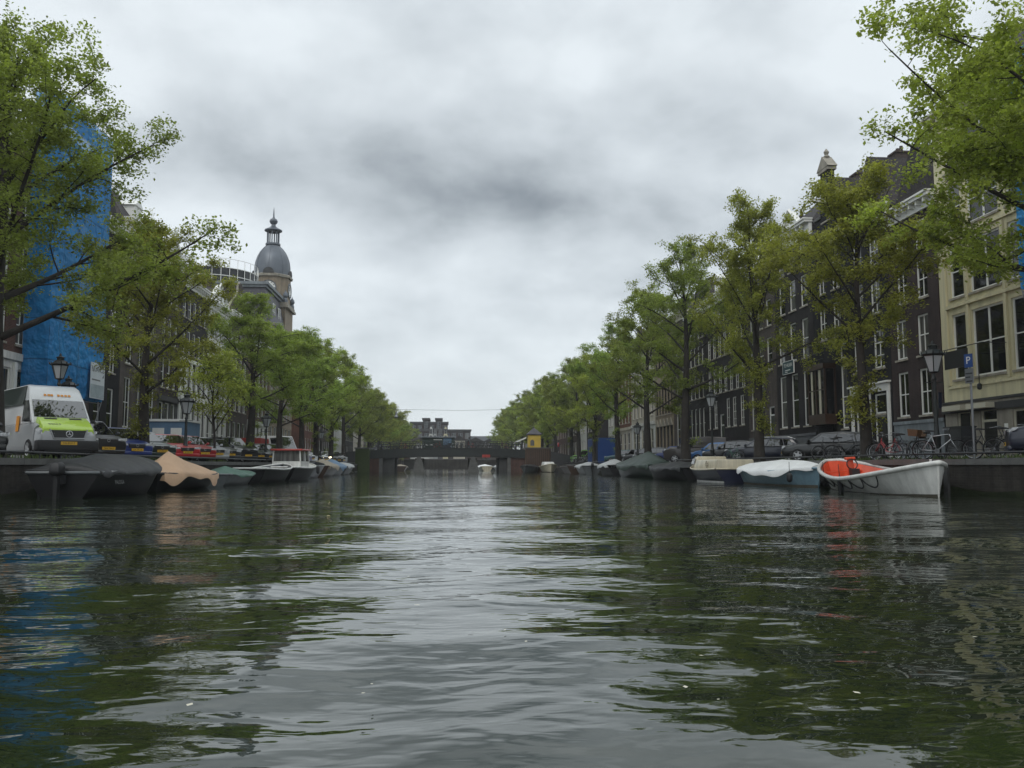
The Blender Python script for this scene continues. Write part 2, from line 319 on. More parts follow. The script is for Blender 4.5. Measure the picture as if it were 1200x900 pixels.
def leafmat(name, c, tcol):
    m, n, l, p = newmat(name); t = n.new('ShaderNodeTexCoord')
    ns = n.new('ShaderNodeTexNoise'); ns.inputs['Scale'].default_value = .45; ns.inputs['Detail'].default_value = 4; l.new(t.outputs['Object'], ns.inputs['Vector'])
    wn = n.new('ShaderNodeTexWhiteNoise'); wn.noise_dimensions = '3D'
    vm = n.new('ShaderNodeVectorMath'); vm.operation = 'SNAP'; vm.inputs[1].default_value = (.22,.22,.22); l.new(t.outputs['Object'], vm.inputs[0]); l.new(vm.outputs[0], wn.inputs['Vector'])
    oi = n.new('ShaderNodeObjectInfo')
    hs = n.new('ShaderNodeHueSaturation'); hs.inputs['Color'].default_value = (*c, 1)
    def mr(src, a, b, f0=0., f1=1.):
        q = n.new('ShaderNodeMapRange'); q.inputs['From Min'].default_value = f0; q.inputs['From Max'].default_value = f1; q.inputs['To Min'].default_value = a; q.inputs['To Max'].default_value = b; l.new(src, q.inputs['Value']); return q.outputs[0]
    def mul(a, b):
        q = n.new('ShaderNodeMath'); q.operation = 'MULTIPLY'; l.new(a, q.inputs[0]); l.new(b, q.inputs[1]); return q.outputs[0]
    l.new(mr(oi.outputs['Random'], .48, .515), hs.inputs['Hue'])
    l.new(mul(mul(mr(ns.outputs['Fac'], .75, 1.25, .3, .7), mr(wn.outputs['Value'], .6, 1.4)), mr(oi.outputs['Random'], .80, 1.18)), hs.inputs['Value'])
    l.new(hs.outputs[0], p.inputs['Base Color']); p.inputs['Roughness'].default_value = .55; p.inputs['Specular IOR Level'].default_value = .25
    tl = n.new('ShaderNodeBsdfTranslucent'); h2 = n.new('ShaderNodeMix'); h2.data_type = 'RGBA'; h2.blend_type = 'MULTIPLY'; h2.inputs['Factor'].default_value = 1; l.new(hs.outputs[0], h2.inputs['A']); h2.inputs['B'].default_value = (*tcol, 1)
    l.new(h2.outputs['Result'], tl.inputs['Color'])
    a = n.new('ShaderNodeMixShader'); a.inputs[0].default_value = .42; l.new(p.outputs[0], a.inputs[1]); l.new(tl.outputs[0], a.inputs[2]); l.new(a.outputs[0], n['Material Output'].inputs['Surface'])
    return m
M['leaf_spring'] = leafmat('leaf_spring', (.235,.265,.060), (1.9, 2.0, 1.1))
M['leaf_green'] = leafmat('leaf_green', (.185,.225,.058), (1.9, 2.0, 1.1))

# ------------------------------------------------------------------ terrain, water, streets
WL, WR = -12.1, 16.2          # quay faces
QZ = 1.1                      # street level
YB0, YB1, YE = 119.0, 127.0, 250.0
g = MB(); g.quad((-420,-220,-2.5),(420,-220,-2.5),(420,720,-2.5),(-420,720,-2.5)); struct(g.build('ground', M['dark_stone']))
rng = np.random.default_rng(5)
def water():
    # rows get wider with distance; long ripples are modelled, fine ones come from the bump
    ys = [0.5]
    while ys[-1] < YE: ys.append(ys[-1] + max(.035, ys[-1] * .0085))
    ys = np.array(ys); xs = np.arange(WL - .3, WR + .35, .085)
    X, Y = np.meshgrid(xs, ys); Z = np.zeros_like(X)
    for k in range(64):
        lam = .55 * (6.5 ** rng.random()); th = rng.normal(math.pi / 2 + .15, .75); ph = rng.random() * 6.28
        kk = 6.28318 / lam; amp = .0019 * lam ** 1.0
        fade = np.clip((lam * 14 - Y) / (lam * 10), 0, 1)
        q = kk * (X * math.cos(th) + Y * math.sin(th)) + ph + .8 * np.sin(.35 * X + .5 * k) + .6 * np.sin(.27 * Y + k)
        env = .6 + .4 * np.sin(.21 * X + .17 * Y + 1.7 * k)
        Z += amp * env * np.sin(q) * fade
    nv, nu = X.shape; V = np.stack([X, Y, Z], -1).reshape(-1, 3)
    i = (np.arange(nv - 1)[:, None] * nu + np.arange(nu - 1)[None]).reshape(-1)
    F = np.stack([i, i + 1, i + nu + 1, i + nu], 1)
    o = quads('water', V, F, M_water()); o.data.polygons.foreach_set('use_smooth', [True] * len(o.data.polygons)); return o
def quads(name, V, F, m, parent=None, link_it=True):
    me = bpy.data.meshes.new(name); me.vertices.add(len(V)); me.vertices.foreach_set('co', V.astype(np.float32).ravel())
    me.loops.add(F.size); me.loops.foreach_set('vertex_index', F.astype(np.int32).ravel())
    me.polygons.add(len(F)); me.polygons.foreach_set('loop_start', np.arange(0, F.size, F.shape[1], dtype=np.int32))
    me.update(calc_edges=True); me.validate(); me.materials.append(m)
    return link(name, me, parent) if link_it else me
def M_water():
    m, n, l, p = newmat('canal_water'); p.inputs['Base Color'].default_value = (.012,.019,.009,1); p.inputs['Roughness'].default_value = .02; p.inputs['IOR'].default_value = 1.66
    t = n.new('ShaderNodeTexCoord'); h = None
    for sx, sy, sc, amp, det in ((.8, 1.3, .95, .019, 1), (.85, 1.6, 2.9, .0115, 1), (1, 1.8, 7.0, .0022, 1)):
        mp = n.new('ShaderNodeMapping'); mp.inputs['Scale'].default_value = (sx, sy, 1); mp.inputs['Rotation'].default_value = (0, 0, .15); l.new(t.outputs['Object'], mp.inputs[0])
        q = n.new('ShaderNodeTexNoise'); q.inputs['Scale'].default_value = sc; q.inputs['Detail'].default_value = det; q.inputs['Roughness'].default_value = .5; q.inputs['Distortion'].default_value = .5; l.new(mp.outputs[0], q.inputs['Vector'])
        mm = n.new('ShaderNodeMath'); mm.operation = 'MULTIPLY'; mm.inputs[1].default_value = amp; l.new(q.outputs['Fac'], mm.inputs[0])
        if h is None: h = mm.outputs[0]
        else:
            ad = n.new('ShaderNodeMath'); l.new(h, ad.inputs[0]); l.new(mm.outputs[0], ad.inputs[1]); h = ad.outputs[0]
    b = n.new('ShaderNodeBump'); b.inputs['Strength'].default_value = 1; b.inputs['Distance'].default_value = 1.0; l.new(h, b.inputs['Height']); l.new(b.outputs[0], p.inputs['Normal'])
    return m
struct(water())
# streets: carriageway, kerb, brick pavement
def street(sgn, wall_x, fac_x, y0, y1, nm):
    a, b = wall_x, fac_x - sgn * 2.2
    m = MB(); m.quad((a + sgn*.02, y0, QZ), (b, y0, QZ), (b, y1, QZ), (a + sgn*.02, y1, QZ)); struct(m.build('street', M['klinker']))
    m = MB(); m.box(min(b, b + sgn*.15), max(b, b + sgn*.15), y0, y1, QZ - .2, QZ + .12); struct(m.build('kerb', M['coping']))
    c, d = b + sgn*.153, fac_x + sgn * 60
    m = MB(); m.quad((c, y0, QZ + .115), (d, y0, QZ + .115), (d, y1, QZ + .115), (c, y1, QZ + .115)); struct(m.build('pavement', M['klinker']))
street(-1, WL - .5, -21, -20, 118, 'l'); street(1, WR + .5, 22.6, -20, 118, 'r')
street(-1, WL - .5, -21, 128, 250, 'l'); street(1, WR + .5, 22.6, 128, 250, 'r')
for x0, x1, z0_, z1_ in ((-90, -26, QZ, QZ), (-26, -12.45, QZ, 2.85), (14.55, 23, 2.85, QZ), (23, 90, QZ, QZ)):
    m = MB(); m.loft([[(x0, 118.3, -1), (x0, 127.8, -1), (x0, 127.8, z0_ + .004), (x0, 118.3, z0_ + .004)], [(x1, 118.3, -1), (x1, 127.8, -1), (x1, 127.8, z1_ + .004), (x1, 118.3, z1_ + .004)]]); struct(m.build('side_street', M['asphalt']))
m = MB(); m.quad((-200, YE + .5, 2.8), (200, YE + .5, 2.8), (200, 700, 2.8), (-200, 700, 2.8)); struct(m.build('far_street', M['asphalt']))
# quay walls
def quay(sgn, wx, y0, y1, label):
    t = thing('quay_wall', label, 'quay wall', (wx, y0, 0)); Ln = y1 - y0
    m = MB(); m.box(min(0, sgn*.5), max(0, sgn*.5), 0, Ln, -2.4, QZ - .18); m.build('wall', M['quay_brick'], t)
    m = MB(); y = 0; r = random.Random(int(y0) + 7)
    while y < Ln - .01:
        q = min(Ln, y + r.uniform(1.3, 1.8)); dz = r.uniform(-.012, .012)
        m.box(min(-sgn*.05, sgn*.52), max(-sgn*.05, sgn*.52), y + .006, q - .006, QZ - .178, QZ + .012 + dz); y = q
    m.build('coping', M['coping'], t)
    m = MB()
    y = 3.
    while y < Ln: m.box(min(-sgn*.09, sgn*.02), max(-sgn*.09, sgn*.02), y, y + .22, -1, QZ - .25); y += 5.5
    m.build('timber_fender', M['dark_stone'], t)
    m = MB(); m.strip([[(-sgn*.012 + sgn*0, y_, -.3), (-sgn*.012, y_, .16 + .05*math.sin(y_*1.7) + .04*math.sin(y_*.61 + 1))] for y_ in [Ln*i/400 for i in range(401)]]); m.build('tide_line', M['algae'], t)
    return t
quay(-1, WL, -15, 119, 'dark brick quay wall with stone coping below the row of angled cars on the left')
quay(1, WR, -15, 119, 'dark brick quay wall with stone coping behind the white and orange sloop')
quay(-1, WL, 127, 250, 'far brick quay wall beyond the bridge under the left trees')
quay(1, WR, 127, 250, 'far brick quay wall beyond the bridge under the right trees')
t = thing('quay_wall', 'dark cross wall closing the canal far beyond the bridge', 'quay wall', (0, YE, 0)); m = MB(); m.box(-14, 18, 0, .5, -2.4, 2.62); m.build('wall', M['quay_brick'], t); m = MB(); m.box(-14, 18, -.05, .6, 2.622, 2.82); m.build('coping', M['coping'], t)
# low steel guard rail along each quay
def guard(wx, sgn, y0, y1, label):
    t = thing('guard_rail', label, 'guard rail', (wx, y0, QZ)); Ln = y1 - y0
    m = MB(); m.tube([(0, 0, .19), (0, Ln, .19)], .035, 8); m.build('rail', M['rail'], t, True)
    pm = None; y = .6
    while y < Ln:
        if pm is None: pm = MB().tube([(0,0,0), (0,0,.17)], .025, 6).mesh('post', M['rail'])
        link('post', pm, t, (0, y, 0)); y += 2.4
for y0, y1, lb in ((5, 60, 'low steel guard rail on the left quay edge beside the lime van'), (60.3, 118, 'low steel guard rail on the left quay edge near the white delivery van')): guard(WL - .28, -1, y0, y1, lb)
for y0, y1, lb in ((5, 60, 'low steel guard rail on the right quay edge in front of the parked bicycles'), (60.3, 118, 'low steel guard rail on the right quay edge near the blue container')): guard(WR + .28, 1, y0, y1, lb)
# weeds on the quay edge
def weeds():
    V = []; r = random.Random(3)
    for k in range(1500):
        s = r.random() < .5; x = (WL - r.uniform(.1, .7)) if s else (WR + r.uniform(.1, .7)); y = r.choice([30, 24, 37, 27, 33, 21.5, 41, 48]) + r.gauss(0, .6)
        h = r.uniform(.05, .16); a = r.random() * 6.28; dx, dy = math.cos(a)*.02, math.sin(a)*.02; lx, ly = r.gauss(0, .04), r.gauss(0, .04)
        V.append([(x-dx, y-dy, QZ), (x+dx, y+dy, QZ), (x+dx*.3+lx, y+dy*.3+ly, QZ+h), (x-dx*.3+lx, y-dy*.3+ly, QZ+h)])
    V = np.array(V).reshape(-1, 3); o = quads('weeds', V, np.arange(len(V)).reshape(-1, 4), M['weed']); tag(o, 'tufts of weeds growing along the quay coping', None, None, 'stuff')
weeds()
def flecks():
    r = random.Random(12); V = []
    for k in range(240):
        x, y = r.uniform(-9, 12), 3.2 + 22*r.random()**1.6; a = r.uniform(0, 6.28); l_ = r.uniform(.008, .022)
        u = Vector((math.cos(a), math.sin(a), 0))*l_; v_ = Vector((-math.sin(a), math.cos(a), 0))*l_*.6; c = Vector((x, y, .035))
        V += [(c - u)[:], (c + v_)[:], (c + u)[:], (c - v_)[:]]
    V = np.array(V); tag(quads('floating_seeds', V, np.arange(len(V)).reshape(-1, 4), M['cream_paint']), 'pale elm seeds floating on the water', None, None, 'stuff')
flecks()

# ------------------------------------------------------------------ houses
WCACHE = {}
def window_mesh(w, h, nx, ny, fr, sill, kind):
    k = (round(w, 2), round(h, 2), nx, ny, fr, sill, kind)
    if k in WCACHE: return WCACHE[k]
    f = .085; m = MB(); y0, y1 = .07, .15
    m.box(0, f, y0, y1, 0, h); m.box(w-f, w, y0, y1, 0, h); m.box(f, w-f, y0, y1, 0, f); m.box(f, w-f, y0, y1, h-f, h)
    b = .035
    zs = [h * i / ny for i in range(1, ny)]
    for i, z in enumerate(zs):
        q = .05 if (ny % 2 == 0 and i == ny//2 - 1) or ny == 3 and i == 1 else b
        m.box(f, w-f, y0 + .012, y1 - .01, z - q*.5, z + q*.5)
    for i in range(1, nx):
        x = w * i / nx; q = .10 if kind == 'double' else b; segs = [0] + zs + [h]
        for a, c in zip(segs, segs[1:]): m.box(x - q*.5, x + q*.5, y0 + .014, y1 - .012, max(f, a + .03), min(h - f, c - .03))
    fm = m.mesh('window', M[fr]); gl = MB().box(f, w-f, .115, .125, f, h-f).mesh('pane', M['pane'])
    sm = MB().box(-.07, w + .07, -.07, .06, -.10, -.004).mesh('sill', M[sill]) if sill else None
    WCACHE[k] = (fm, gl, sm); return WCACHE[k]
def window(parent, u, z, w, h, nx=1, ny=2, fr='white_paint', sill='stone', kind='sash'):
    fm, gl, sm = window_mesh(w, h, nx, ny, fr, sill, kind)
    o = link('window', fm, parent, (u, 0, z)); link('pane', gl, o)
    if sm: link('sill', sm, o)
    return o
def wall_sheet(mb, u0, u1, z0, z1, ops, m=0, rev=.16):
    us = sorted({u0, u1, *[a for o in ops for a in o[:2]]}); zs = sorted({z0, z1, *[a for o in ops for a in o[2:4]]})
    for a, b in zip(us, us[1:]):
        if b <= u0 + 1e-6 or a >= u1 - 1e-6: continue
        for c, d in zip(zs, zs[1:]):
            if d <= z0 + 1e-6 or c >= z1 - 1e-6: continue
            x, z = (a+b)/2, (c+d)/2
            if not any(o[0] < x < o[1] and o[2] < z < o[3] for o in ops): mb.quad((a,0,c),(b,0,c),(b,0,d),(a,0,d), m)
    for a, b, c, d in ops:
        if d <= z0 or c >= z1: continue
        mb.quad((a,0,c),(a,rev,c),(a,rev,d),(a,0,d), m); mb.quad((b,0,c),(b,rev,c),(b,rev,d),(b,0,d), m)
        mb.quad((a,0,c),(b,0,c),(b,rev,c),(a,rev,c), m); mb.quad((a,0,d),(b,0,d),(b,rev,d),(a,rev,d), m)
def door(parent, u, z, w, h, mt='green_door', fr='white_paint', light=.6):
    m = MB(); f = .09; hh = h - light
    m.box(0, f, .05, .15, 0, h); m.box(w-f, w, .05, .15, 0, h); m.box(f, w-f, .05, .15, h-f, h); m.box(f, w-f, .06, .14, hh - .05, hh + .05)
    d = m.build('door', M[fr], parent, loc=(u, 0, z))
    k = MB(); k.box(f, w-f, .10, .14, .01, hh - .052)
    for a, b in ((.12, .42), (.5, .9)): k.box(f + .12, w - f - .12, .085, .099, hh*a, hh*b)
    k.build('leaf_panel', M[mt], d); MB().box(f, w-f, .11, .12, hh + .052, h-f-.002).build('pane', M['pane'], d)
    MB().lathe([(.0, 0), (.03, .01), (.03, .05), (0, .06)], 8).build('handle', M['steel'], d, loc=(w - f - .1, .06, hh*.47))
def house(side, y0, y1, eave, floors, wall='brick_brown', label='', plinth=('bluestone', 2.0), roof='hip', gable=None, trim='white_paint', depth=11., cornice=.55,
          doors=(), steps=True, lower=None, roof_h=3.0, fac=None, dormers=0, sillm='stone', base_z=None, group=None):
    """floors: (sill z, head z, [(u, w, nx, ny[, kind])], frame); u runs along the facade"""
    X = fac if fac is not None else (-21.0 if side < 0 else 22.6); W = y1 - y0; Z0 = base_z if base_z is not None else QZ + .1
    t = thing('canal_house', label, 'house', (X, y0 if side < 0 else y1, 0), R(90) if side < 0 else R(-90), group)
    ops = [(q[0], q[0] + q[1], fl[0], fl[1]) for fl in floors for q in fl[2]] + [(d[0], d[0] + d[2], d[1], d[1] + d[3]) for d in doors]
    pz = plinth[1] + Z0 if plinth else Z0
    lz = lower[1] if lower else pz
    m = MB(); wall_sheet(m, 0, W, max(pz, lz), eave, ops)
    m.quad((0,0,Z0),(0,depth,Z0),(0,depth,eave),(0,0,eave)); m.quad((W,0,Z0),(W,depth,Z0),(W,depth,eave),(W,0,eave)); m.quad((0,depth,Z0),(W,depth,Z0),(W,depth,eave),(0,depth,eave)); m.quad((0,0,eave),(W,0,eave),(W,depth,eave),(0,depth,eave))
    m.build('wall', M[wall], t)
    if lower:
        m = MB(); wall_sheet(m, 0, W, pz, lz, ops); m.box(-.0, W, -.12, -.002, lz - .3, lz + .06); m.build('ground_storey', M[lower[0]], t)
    if plinth:
        m = MB(); wall_sheet(m, 0, W, Z0, pz, ops); m.box(.002, W - .002, -.06, -.003, pz - .14, pz + .02); m.build('plinth', M[plinth[0]], t)
    for fl in floors:
        fr = fl[3] if len(fl) > 3 else 'white_paint'
        for q in fl[2]:
            window(t, q[0], fl[0], q[1], fl[1] - fl[0], q[2], q[3], fr, sillm, q[4] if len(q) > 4 else 'sash')
    for d in doors:
        door(t, *d)
        if steps and d[1] > Z0 + .15:
            m = MB(); n = max(2, int((d[1] - Z0) / .18)); hgt = (d[1] - Z0) / n
            for i in range(n): m.box(d[0] - .15, d[0] + d[2] + .15, -.28*(n - i) - .25, -.28*(n - i - 1) - (.25 if i < n-1 else 0) + (.0 if i < n-1 else .24), Z0, Z0 + hgt*(i + 1) - .004)
            m.build('steps', M['bluestone'], t)
            m = MB()
            for uu in (d[0] - .13, d[0] + d[2] + .13): m.tube([(uu, -.28*n - .2, Z0), (uu, -.28*n - .2, Z0 + .95), (uu, -.1, d[1] + .95), (uu, -.1, d[1])], .02, 6)
            m.build('stair_rail', M['iron'], t)
    if cornice:
        m = MB(); m.box(-.05, W + .05, -.10, .1, eave - cornice, eave - .12); m.box(-.12, W + .12, -.42, .12, eave - .118, eave + .04); m.box(-.16, W + .16, -.5, .12, eave + .042, eave + .14)
        k = .3
        while k < W - .2: m.box(k, k + .12, -.36, -.102, eave - .34, eave - .122); k += .62
        m.build('cornice', M[trim], t)
    rf = None
    if roof == 'hip':
        a = 2.2; m = MB(); e = eave + .06
        m.loft([[(0.03,.15,e),(W-.03,.15,e),(W-.03,depth,e),(.03,depth,e)], [(min(a, W*.42), .15 + a, e + roof_h),(W - min(a, W*.42), .15 + a, e + roof_h),(W - min(a, W*.42), depth - a, e + roof_h),(min(a, W*.42), depth - a, e + roof_h)]])
        rf = m.build('roof', M['roof_tile'], t)
    elif roof == 'gable':
        m = MB(); e = eave; poly = [(.02, e), (W - .02, e), (W/2, e + roof_h)]
        m.prism(poly, lambda u, z: (u, .32, z), lambda u, z: (u, depth, z)); rf = m.build('roof', M['roof_tile'], t)
    elif roof == 'mansard':
        m = MB(); e = eave + .06
        m.loft([[(0.03,.3,e),(W-.03,.3,e),(W-.03,depth,e),(.03,depth,e)], [(.5,1.9,e+roof_h*.8),(W-.5,1.9,e+roof_h*.8),(W-.5,depth-1,e+roof_h*.8),(.5,depth-1,e+roof_h*.8)], [(.9,2.8,e+roof_h),(W-.9,2.8,e+roof_h),(W-.9,depth-2,e+roof_h),(.9,depth-2,e+roof_h)]])
        rf = m.build('roof', M['slate'], t)
    elif roof == 'flat':
        m = MB(); m.box(.05, W-.05, .15, depth, eave + .05, eave + .25); rf = m.build('roof', M['dark_stone'], t)
    if rf:
        r = random.Random(int(y0 * 10))
        cx = W * r.choice((.2, .78)); m = MB(); z = eave + roof_h
        m.box(cx - .4, cx + .4, 3.6, 4.5, eave + .3, z + 1.0); m.box(cx - .46, cx + .46, 3.54, 4.56, z + 1.002, z + 1.12)
        for i in (-.2, .2): m.lathe([(.11, 0), (.1, .35)], 8, (cx + i, 4.05, z + 1.122))
        m.build('chimney', M['brick_brown'], rf)
    for i in range(dormers):
        u = W * (i + .5) / dormers; e = eave + .3
        m = MB(); m.box(u - .65, u + .65, .6, 3, e, e + 1.55); m.prism([(u - .8, e + 1.552), (u + .8, e + 1.552), (u, e + 2.05)], lambda a, z: (a, .5, z), lambda a, z: (a, 3, z))
        d = m.build('dormer', M[trim], t); window(d, 0, 0, .9, 1.25, 2, 2, 'white_paint', None).location = (u - .45, .5, e + .15)
    if gable:
        kind, gh, gw = gable[:3]; c = gable[3] if len(gable) > 3 else W/2; e = eave
        if kind == 'neck':      # stepped shoulders, a tall neck and a pediment on top
            h1, h2 = gh*.42, gh*.84; a, b, n = W/2, W*.33, gw/2
            pts = [(c-a, e), (c+a, e), (c+a, e+.5), (c+b, e+.5), (c+b, e+h1*.62), (c+n*1.35, e+h1*.62), (c+n*1.35, e+h1), (c+n, e+h1), (c+n, e+h2), (c-n, e+h2), (c-n, e+h1), (c-n*1.35, e+h1), (c-n*1.35, e+h1*.62), (c-b, e+h1*.62), (c-b, e+.5), (c-a, e+.5)]
            caps = [(c-a, c-b, e+.5), (c+b, c+a, e+.5), (c-b, c-n*1.35, e+h1*.62), (c+n*1.35, c+b, e+h1*.62), (c-n*1.35, c-n, e+h1), (c+n, c+n*1.35, e+h1)]
        elif kind == 'bell':
            pts = [(c - W/2, e), (c + W/2, e)] + [(c + W/2 * (1 - s)**1.0 * .0 + (gw/2 + (W/2 - gw/2) * (math.cos(s * 3.14159) * .5 + .5)), e + gh * .8 * s) for s in [i / 10 for i in range(1, 11)]]
            L_ = [(2*c - u, z) for u, z in pts[2:]][::-1]; top = [(c + gw/2*math.cos(a_), e + gh*.8 + gh*.2*math.sin(a_)) for a_ in [i*3.14159/8 for i in range(1, 8)]]
            pts = pts + top + L_; caps = []
        else:                   # pediment
            pts = [(c - gw/2, e + .15), (c + gw/2, e + .15), (c, e + gh)]; caps = []
        gb = MB().prism(pts, lambda u, z: (u, -.002, z), lambda u, z: (u, .34, z)).build('gable', M[wall if kind != 'pediment' else trim], t)
        if caps:
            m = MB()
            for a_, b_, z in caps: m.box(a_ - .12, b_ + .12, -.1, .42, z + .003, z + .16)
            m.build('coping', M['coping'], gb)
        if kind == 'neck':
            m = MB(); zt = e + gh*.84; n = gw/2
            m.box(c - n - .1, c + n + .1, -.12, .44, zt + .003, zt + .2); m.prism([(c - n - .22, zt + .203), (c + n + .22, zt + .203), (c, zt + gh*.16 + .25)], lambda u, z: (u, -.14, z), lambda u, z: (u, .46, z))
            m.lathe([(.12, 0), (.2, .1), (.1, .2), (.17, .38), (.05, .55), (0, .62)], 10, (c, .16, zt + gh*.16 + .15)); m.build('pediment', M['stone'], gb)
            window(gb, c - .55, e + .9, 1.1, 1.5, 2, 2)
            m = MB(); m.box(c - .3, c + .3, -.03, -.003, e + h1 + .45, e + h2 - .45); m.build('hatch', M['dark_frame'], gb)
            m = MB(); m.box(c - .08, c + .08, -1.1, -.003, e + h1 + .1, e + h1 + .3); m.build('hoist_beam', M['white_paint'], gb)
        elif kind == 'bell':
            window(gb, c - .5, e + .5, 1.0, 1.4, 2, 2)
            m = MB(); m.tube([(u, .16, z + .02) for u, z in pts[2:]], .12, 6); m.build('coping', M['stone'], gb)
            m = MB(); m.box(c - .08, c + .08, -1.0, -.003, e + gh*.62, e + gh*.62 + .2); m.build('hoist_beam', M['white_paint'], gb)
        else:
            m = MB(); m.tube([(c - gw/2 - .1, -.05, e + .2), (c, -.05, e + gh + .05), (c + gw/2 + .1, -.05, e + .2)], .13, 4); m.build('coping', M[trim], gb)
    return t
def cols(W, n, w, nx=1, ny=2, kind='sash', off=0.):
    gap = (W - n*w) / (n + 1)
    return [(gap + i*(w + gap) + off, w, nx, ny, kind) for i in range(n)]

# --- right side, from the near end of the photo to the bridge (facade 22.6 m right of the boat)
def scaffold_net(side, X, y0, y1, z0, z1, depth, label, sheet_label=None, board=False):
    t = thing('scaffolding', label, 'scaffolding', (X, (y0 + y1)/2, 0), 0)
    s = 1 if side < 0 else -1; Ln = (y1 - y0)/2
    def sheet(a, b, nu, nv, seed):   # hanging sheet that bellies a little between its ties
        r = random.Random(seed); m = MB(); rings = []
        for j in range(nv + 1):
            z = z0 + (z1 - z0)*j/nv; row = []
            for i in range(nu + 1):
                f = i/nu; p = Vector(a).lerp(Vector(b), f); n = Vector((b[1]-a[1], a[0]-b[0], 0)).normalized()
                bl = .10*math.sin(f*nu*.5*3.14159)**2 * (abs(math.sin(j*3.14159/3)) + .2) + r.uniform(-.03, .03)
                row.append((p.x + n.x*bl, p.y + n.y*bl, z))
            rings.append(row)
        return m.strip(rings)
    for k, (a, b) in enumerate((((0, -Ln, 0), (0, Ln, 0)), ((0, Ln + .02, 0), (-s*depth, Ln + .02, 0)), ((-s*depth, -Ln - .02, 0), (0, -Ln - .02, 0)))):
        o = sheet(a, b, 8 if k == 0 else 2, 15, 5 + k).build('net', M['net_blue'], t, True)
    zs = []; z = QZ + 2.1
    while z < z1: zs.append(z); z += 2.05
    pl = None; n = max(2, int((y1 - y0)/2.2)); h = z1 - QZ + .4
    for i in range(n + 1):
        for d in (.12, depth - .15):
            if pl is None: pl = MB().tube([(0,0,0), (0,0,h)], .03, 6).mesh('pole', M['galv'])
            link('pole', pl, t, (-s*d, -Ln + .1 + i*(2*Ln - .2)/n, QZ))
    dk = MB().box(-.55, .55, -Ln + .05, Ln - .05, 0, .05).mesh('deck', M['wood'])
    for z in zs: link('deck', dk, t, (-s*depth*.5, 0, z))
    lg = MB().tube([(0, -Ln + .05, 0), (0, Ln - .05, 0)], .025, 6).mesh('ledger', M['galv'])
    for z in [QZ + 1.0, QZ + 2.1, z0 - .1]: link('ledger', lg, t, (-s*.05, 0, z))
    m = MB(); m.tube([(s*.04, Ln - 2.2, QZ + .1), (s*.04, Ln - .1, z0)], .025, 6); m.build('brace', M['galv'], t)
    if board:
        b = MB().box(0, .03, -.95, .95, 0, 1.98).build('banner', M['banner'], t, loc=(s*.2, Ln - 1.25, z0 + .1))
        MB().box(.031, .036, -.9, .9, .05, .78).build('print', M['banner_grey'], b)
        tx = text_mesh('NUANCE', .40, M['p_dark_grey']); o = link('lettering', tx, b, (.034, -.02, 1.62)); o.rotation_euler = (R(90), 0, R(90))
        m = MB(); m.quad((.036, -.8, 1.0), (.036, .35, 1.0), (.036, .35, 1.08), (.036, -.8, 1.08)); m.build('text_line', M['grey_paint'], b)
        m = MB(); m.prism([(.58, 1.22), (.82, 1.22), (.82, 1.42)], lambda y_, z: (.031, y_, z), lambda y_, z: (.037, y_, z)); m.build('arrow', M['grey_paint'], b)
    return t
W_ = 6.6
r1 = house(1, 30.5, 37.1, 16.9, [
    (4.7, 7.6, [(.85, 1.0, 1, 2), (2.3, 2.1, 2, 2, 'double'), (4.9, 1.0, 1, 2)]), (8.35, 10.7, [(.85, 1.0, 1, 2), (2.3, 2.1, 2, 2, 'double'), (4.9, 1.0, 1, 2)]),
    (11.4, 13.5, [(.85, 1.0, 1, 2), (2.3, 2.1, 2, 2, 'double'), (4.9, 1.0, 1, 2)]), (14.1, 15.8, [(.85, 1.0, 1, 2), (2.3, 2.1, 2, 2, 'double'), (4.9, 1.0, 1, 2)]),
    (1.9, 3.15, [(4.6, 1.5, 2, 1, 'double')], 'cream_paint')], 'yellow_stucco',
    'tall pale yellow house with wide white windows and grey ground floor', plinth=None, lower=('stone', 3.55), roof='hip', trim='cream_paint',
    doors=((.9, 1.32, .95, 1.95, 'black_door', 'cream_paint', .02), (2.55, 1.32, 1.1, 1.95, 'black_door', 'cream_paint', .5)))
m = MB(); m.box(-.02, 6.62, -.16, -.122, 3.2, 3.5); m.box(0, 6.6, -.2, -.003, 3.62, 3.72); m.build('string_course', M['dark_stone'], r1)
m = MB()
for z in (7.9, 10.98): m.box(.5, 6.3, -.1, -.003, z, z + .14)
for z in (4.3,): m.box(.45, 6.3, -.07, -.003, z, z + .12)
m.build('string_course', M['yellow_stucco'], r1)
m = MB()
pm_ = MB().box(0, .16, -.09, -.004, 4.45, 7.88).box(0, .16, -.09, -.004, 8.06, 10.9).mesh('pilaster', M['yellow_stucco'])
for u in (.45, 2.03, 4.55, 6.05): link('pilaster', pm_, r1, (u, 0, 0))
hm = MB().box(-.1, 1.25, -.55, -.003, 3.28, 3.5).mesh('awning', M['cream_paint'])
link('awning', hm, r1, (.75, 0, 0)); link('awning', hm, r1, (2.5, 0, 0))
m = MB(); m.box(2.0, 3.6, -1.15, -1.09, 5.0, 5.75); b = m.build('hanging_sign', M['trim_black'], r1)
m = MB(); m.tube([(1.3, -.0, 5.85), (1.3, -1.12, 5.85), (4.6, -1.12, 5.85), (4.6, 0, 5.85)], .02, 6); m.tube([(4.3, -1.12, 5.85), (4.3, -1.12, 4.2)], .02, 6); m.lathe([(.03, 0), (.09, .05), (.09, .22), (.03, .27)], 8, (4.3, -1.12, 3.95)); m.build('bracket', M['iron'], b)
m = MB(); m.box(1.25, 1.55, .07, .085, 2.1, 2.5); m.box(4.1, 4.32, -.02, -.004, 2.2, 2.6); m.build('notice', M['white_paint'], r1)
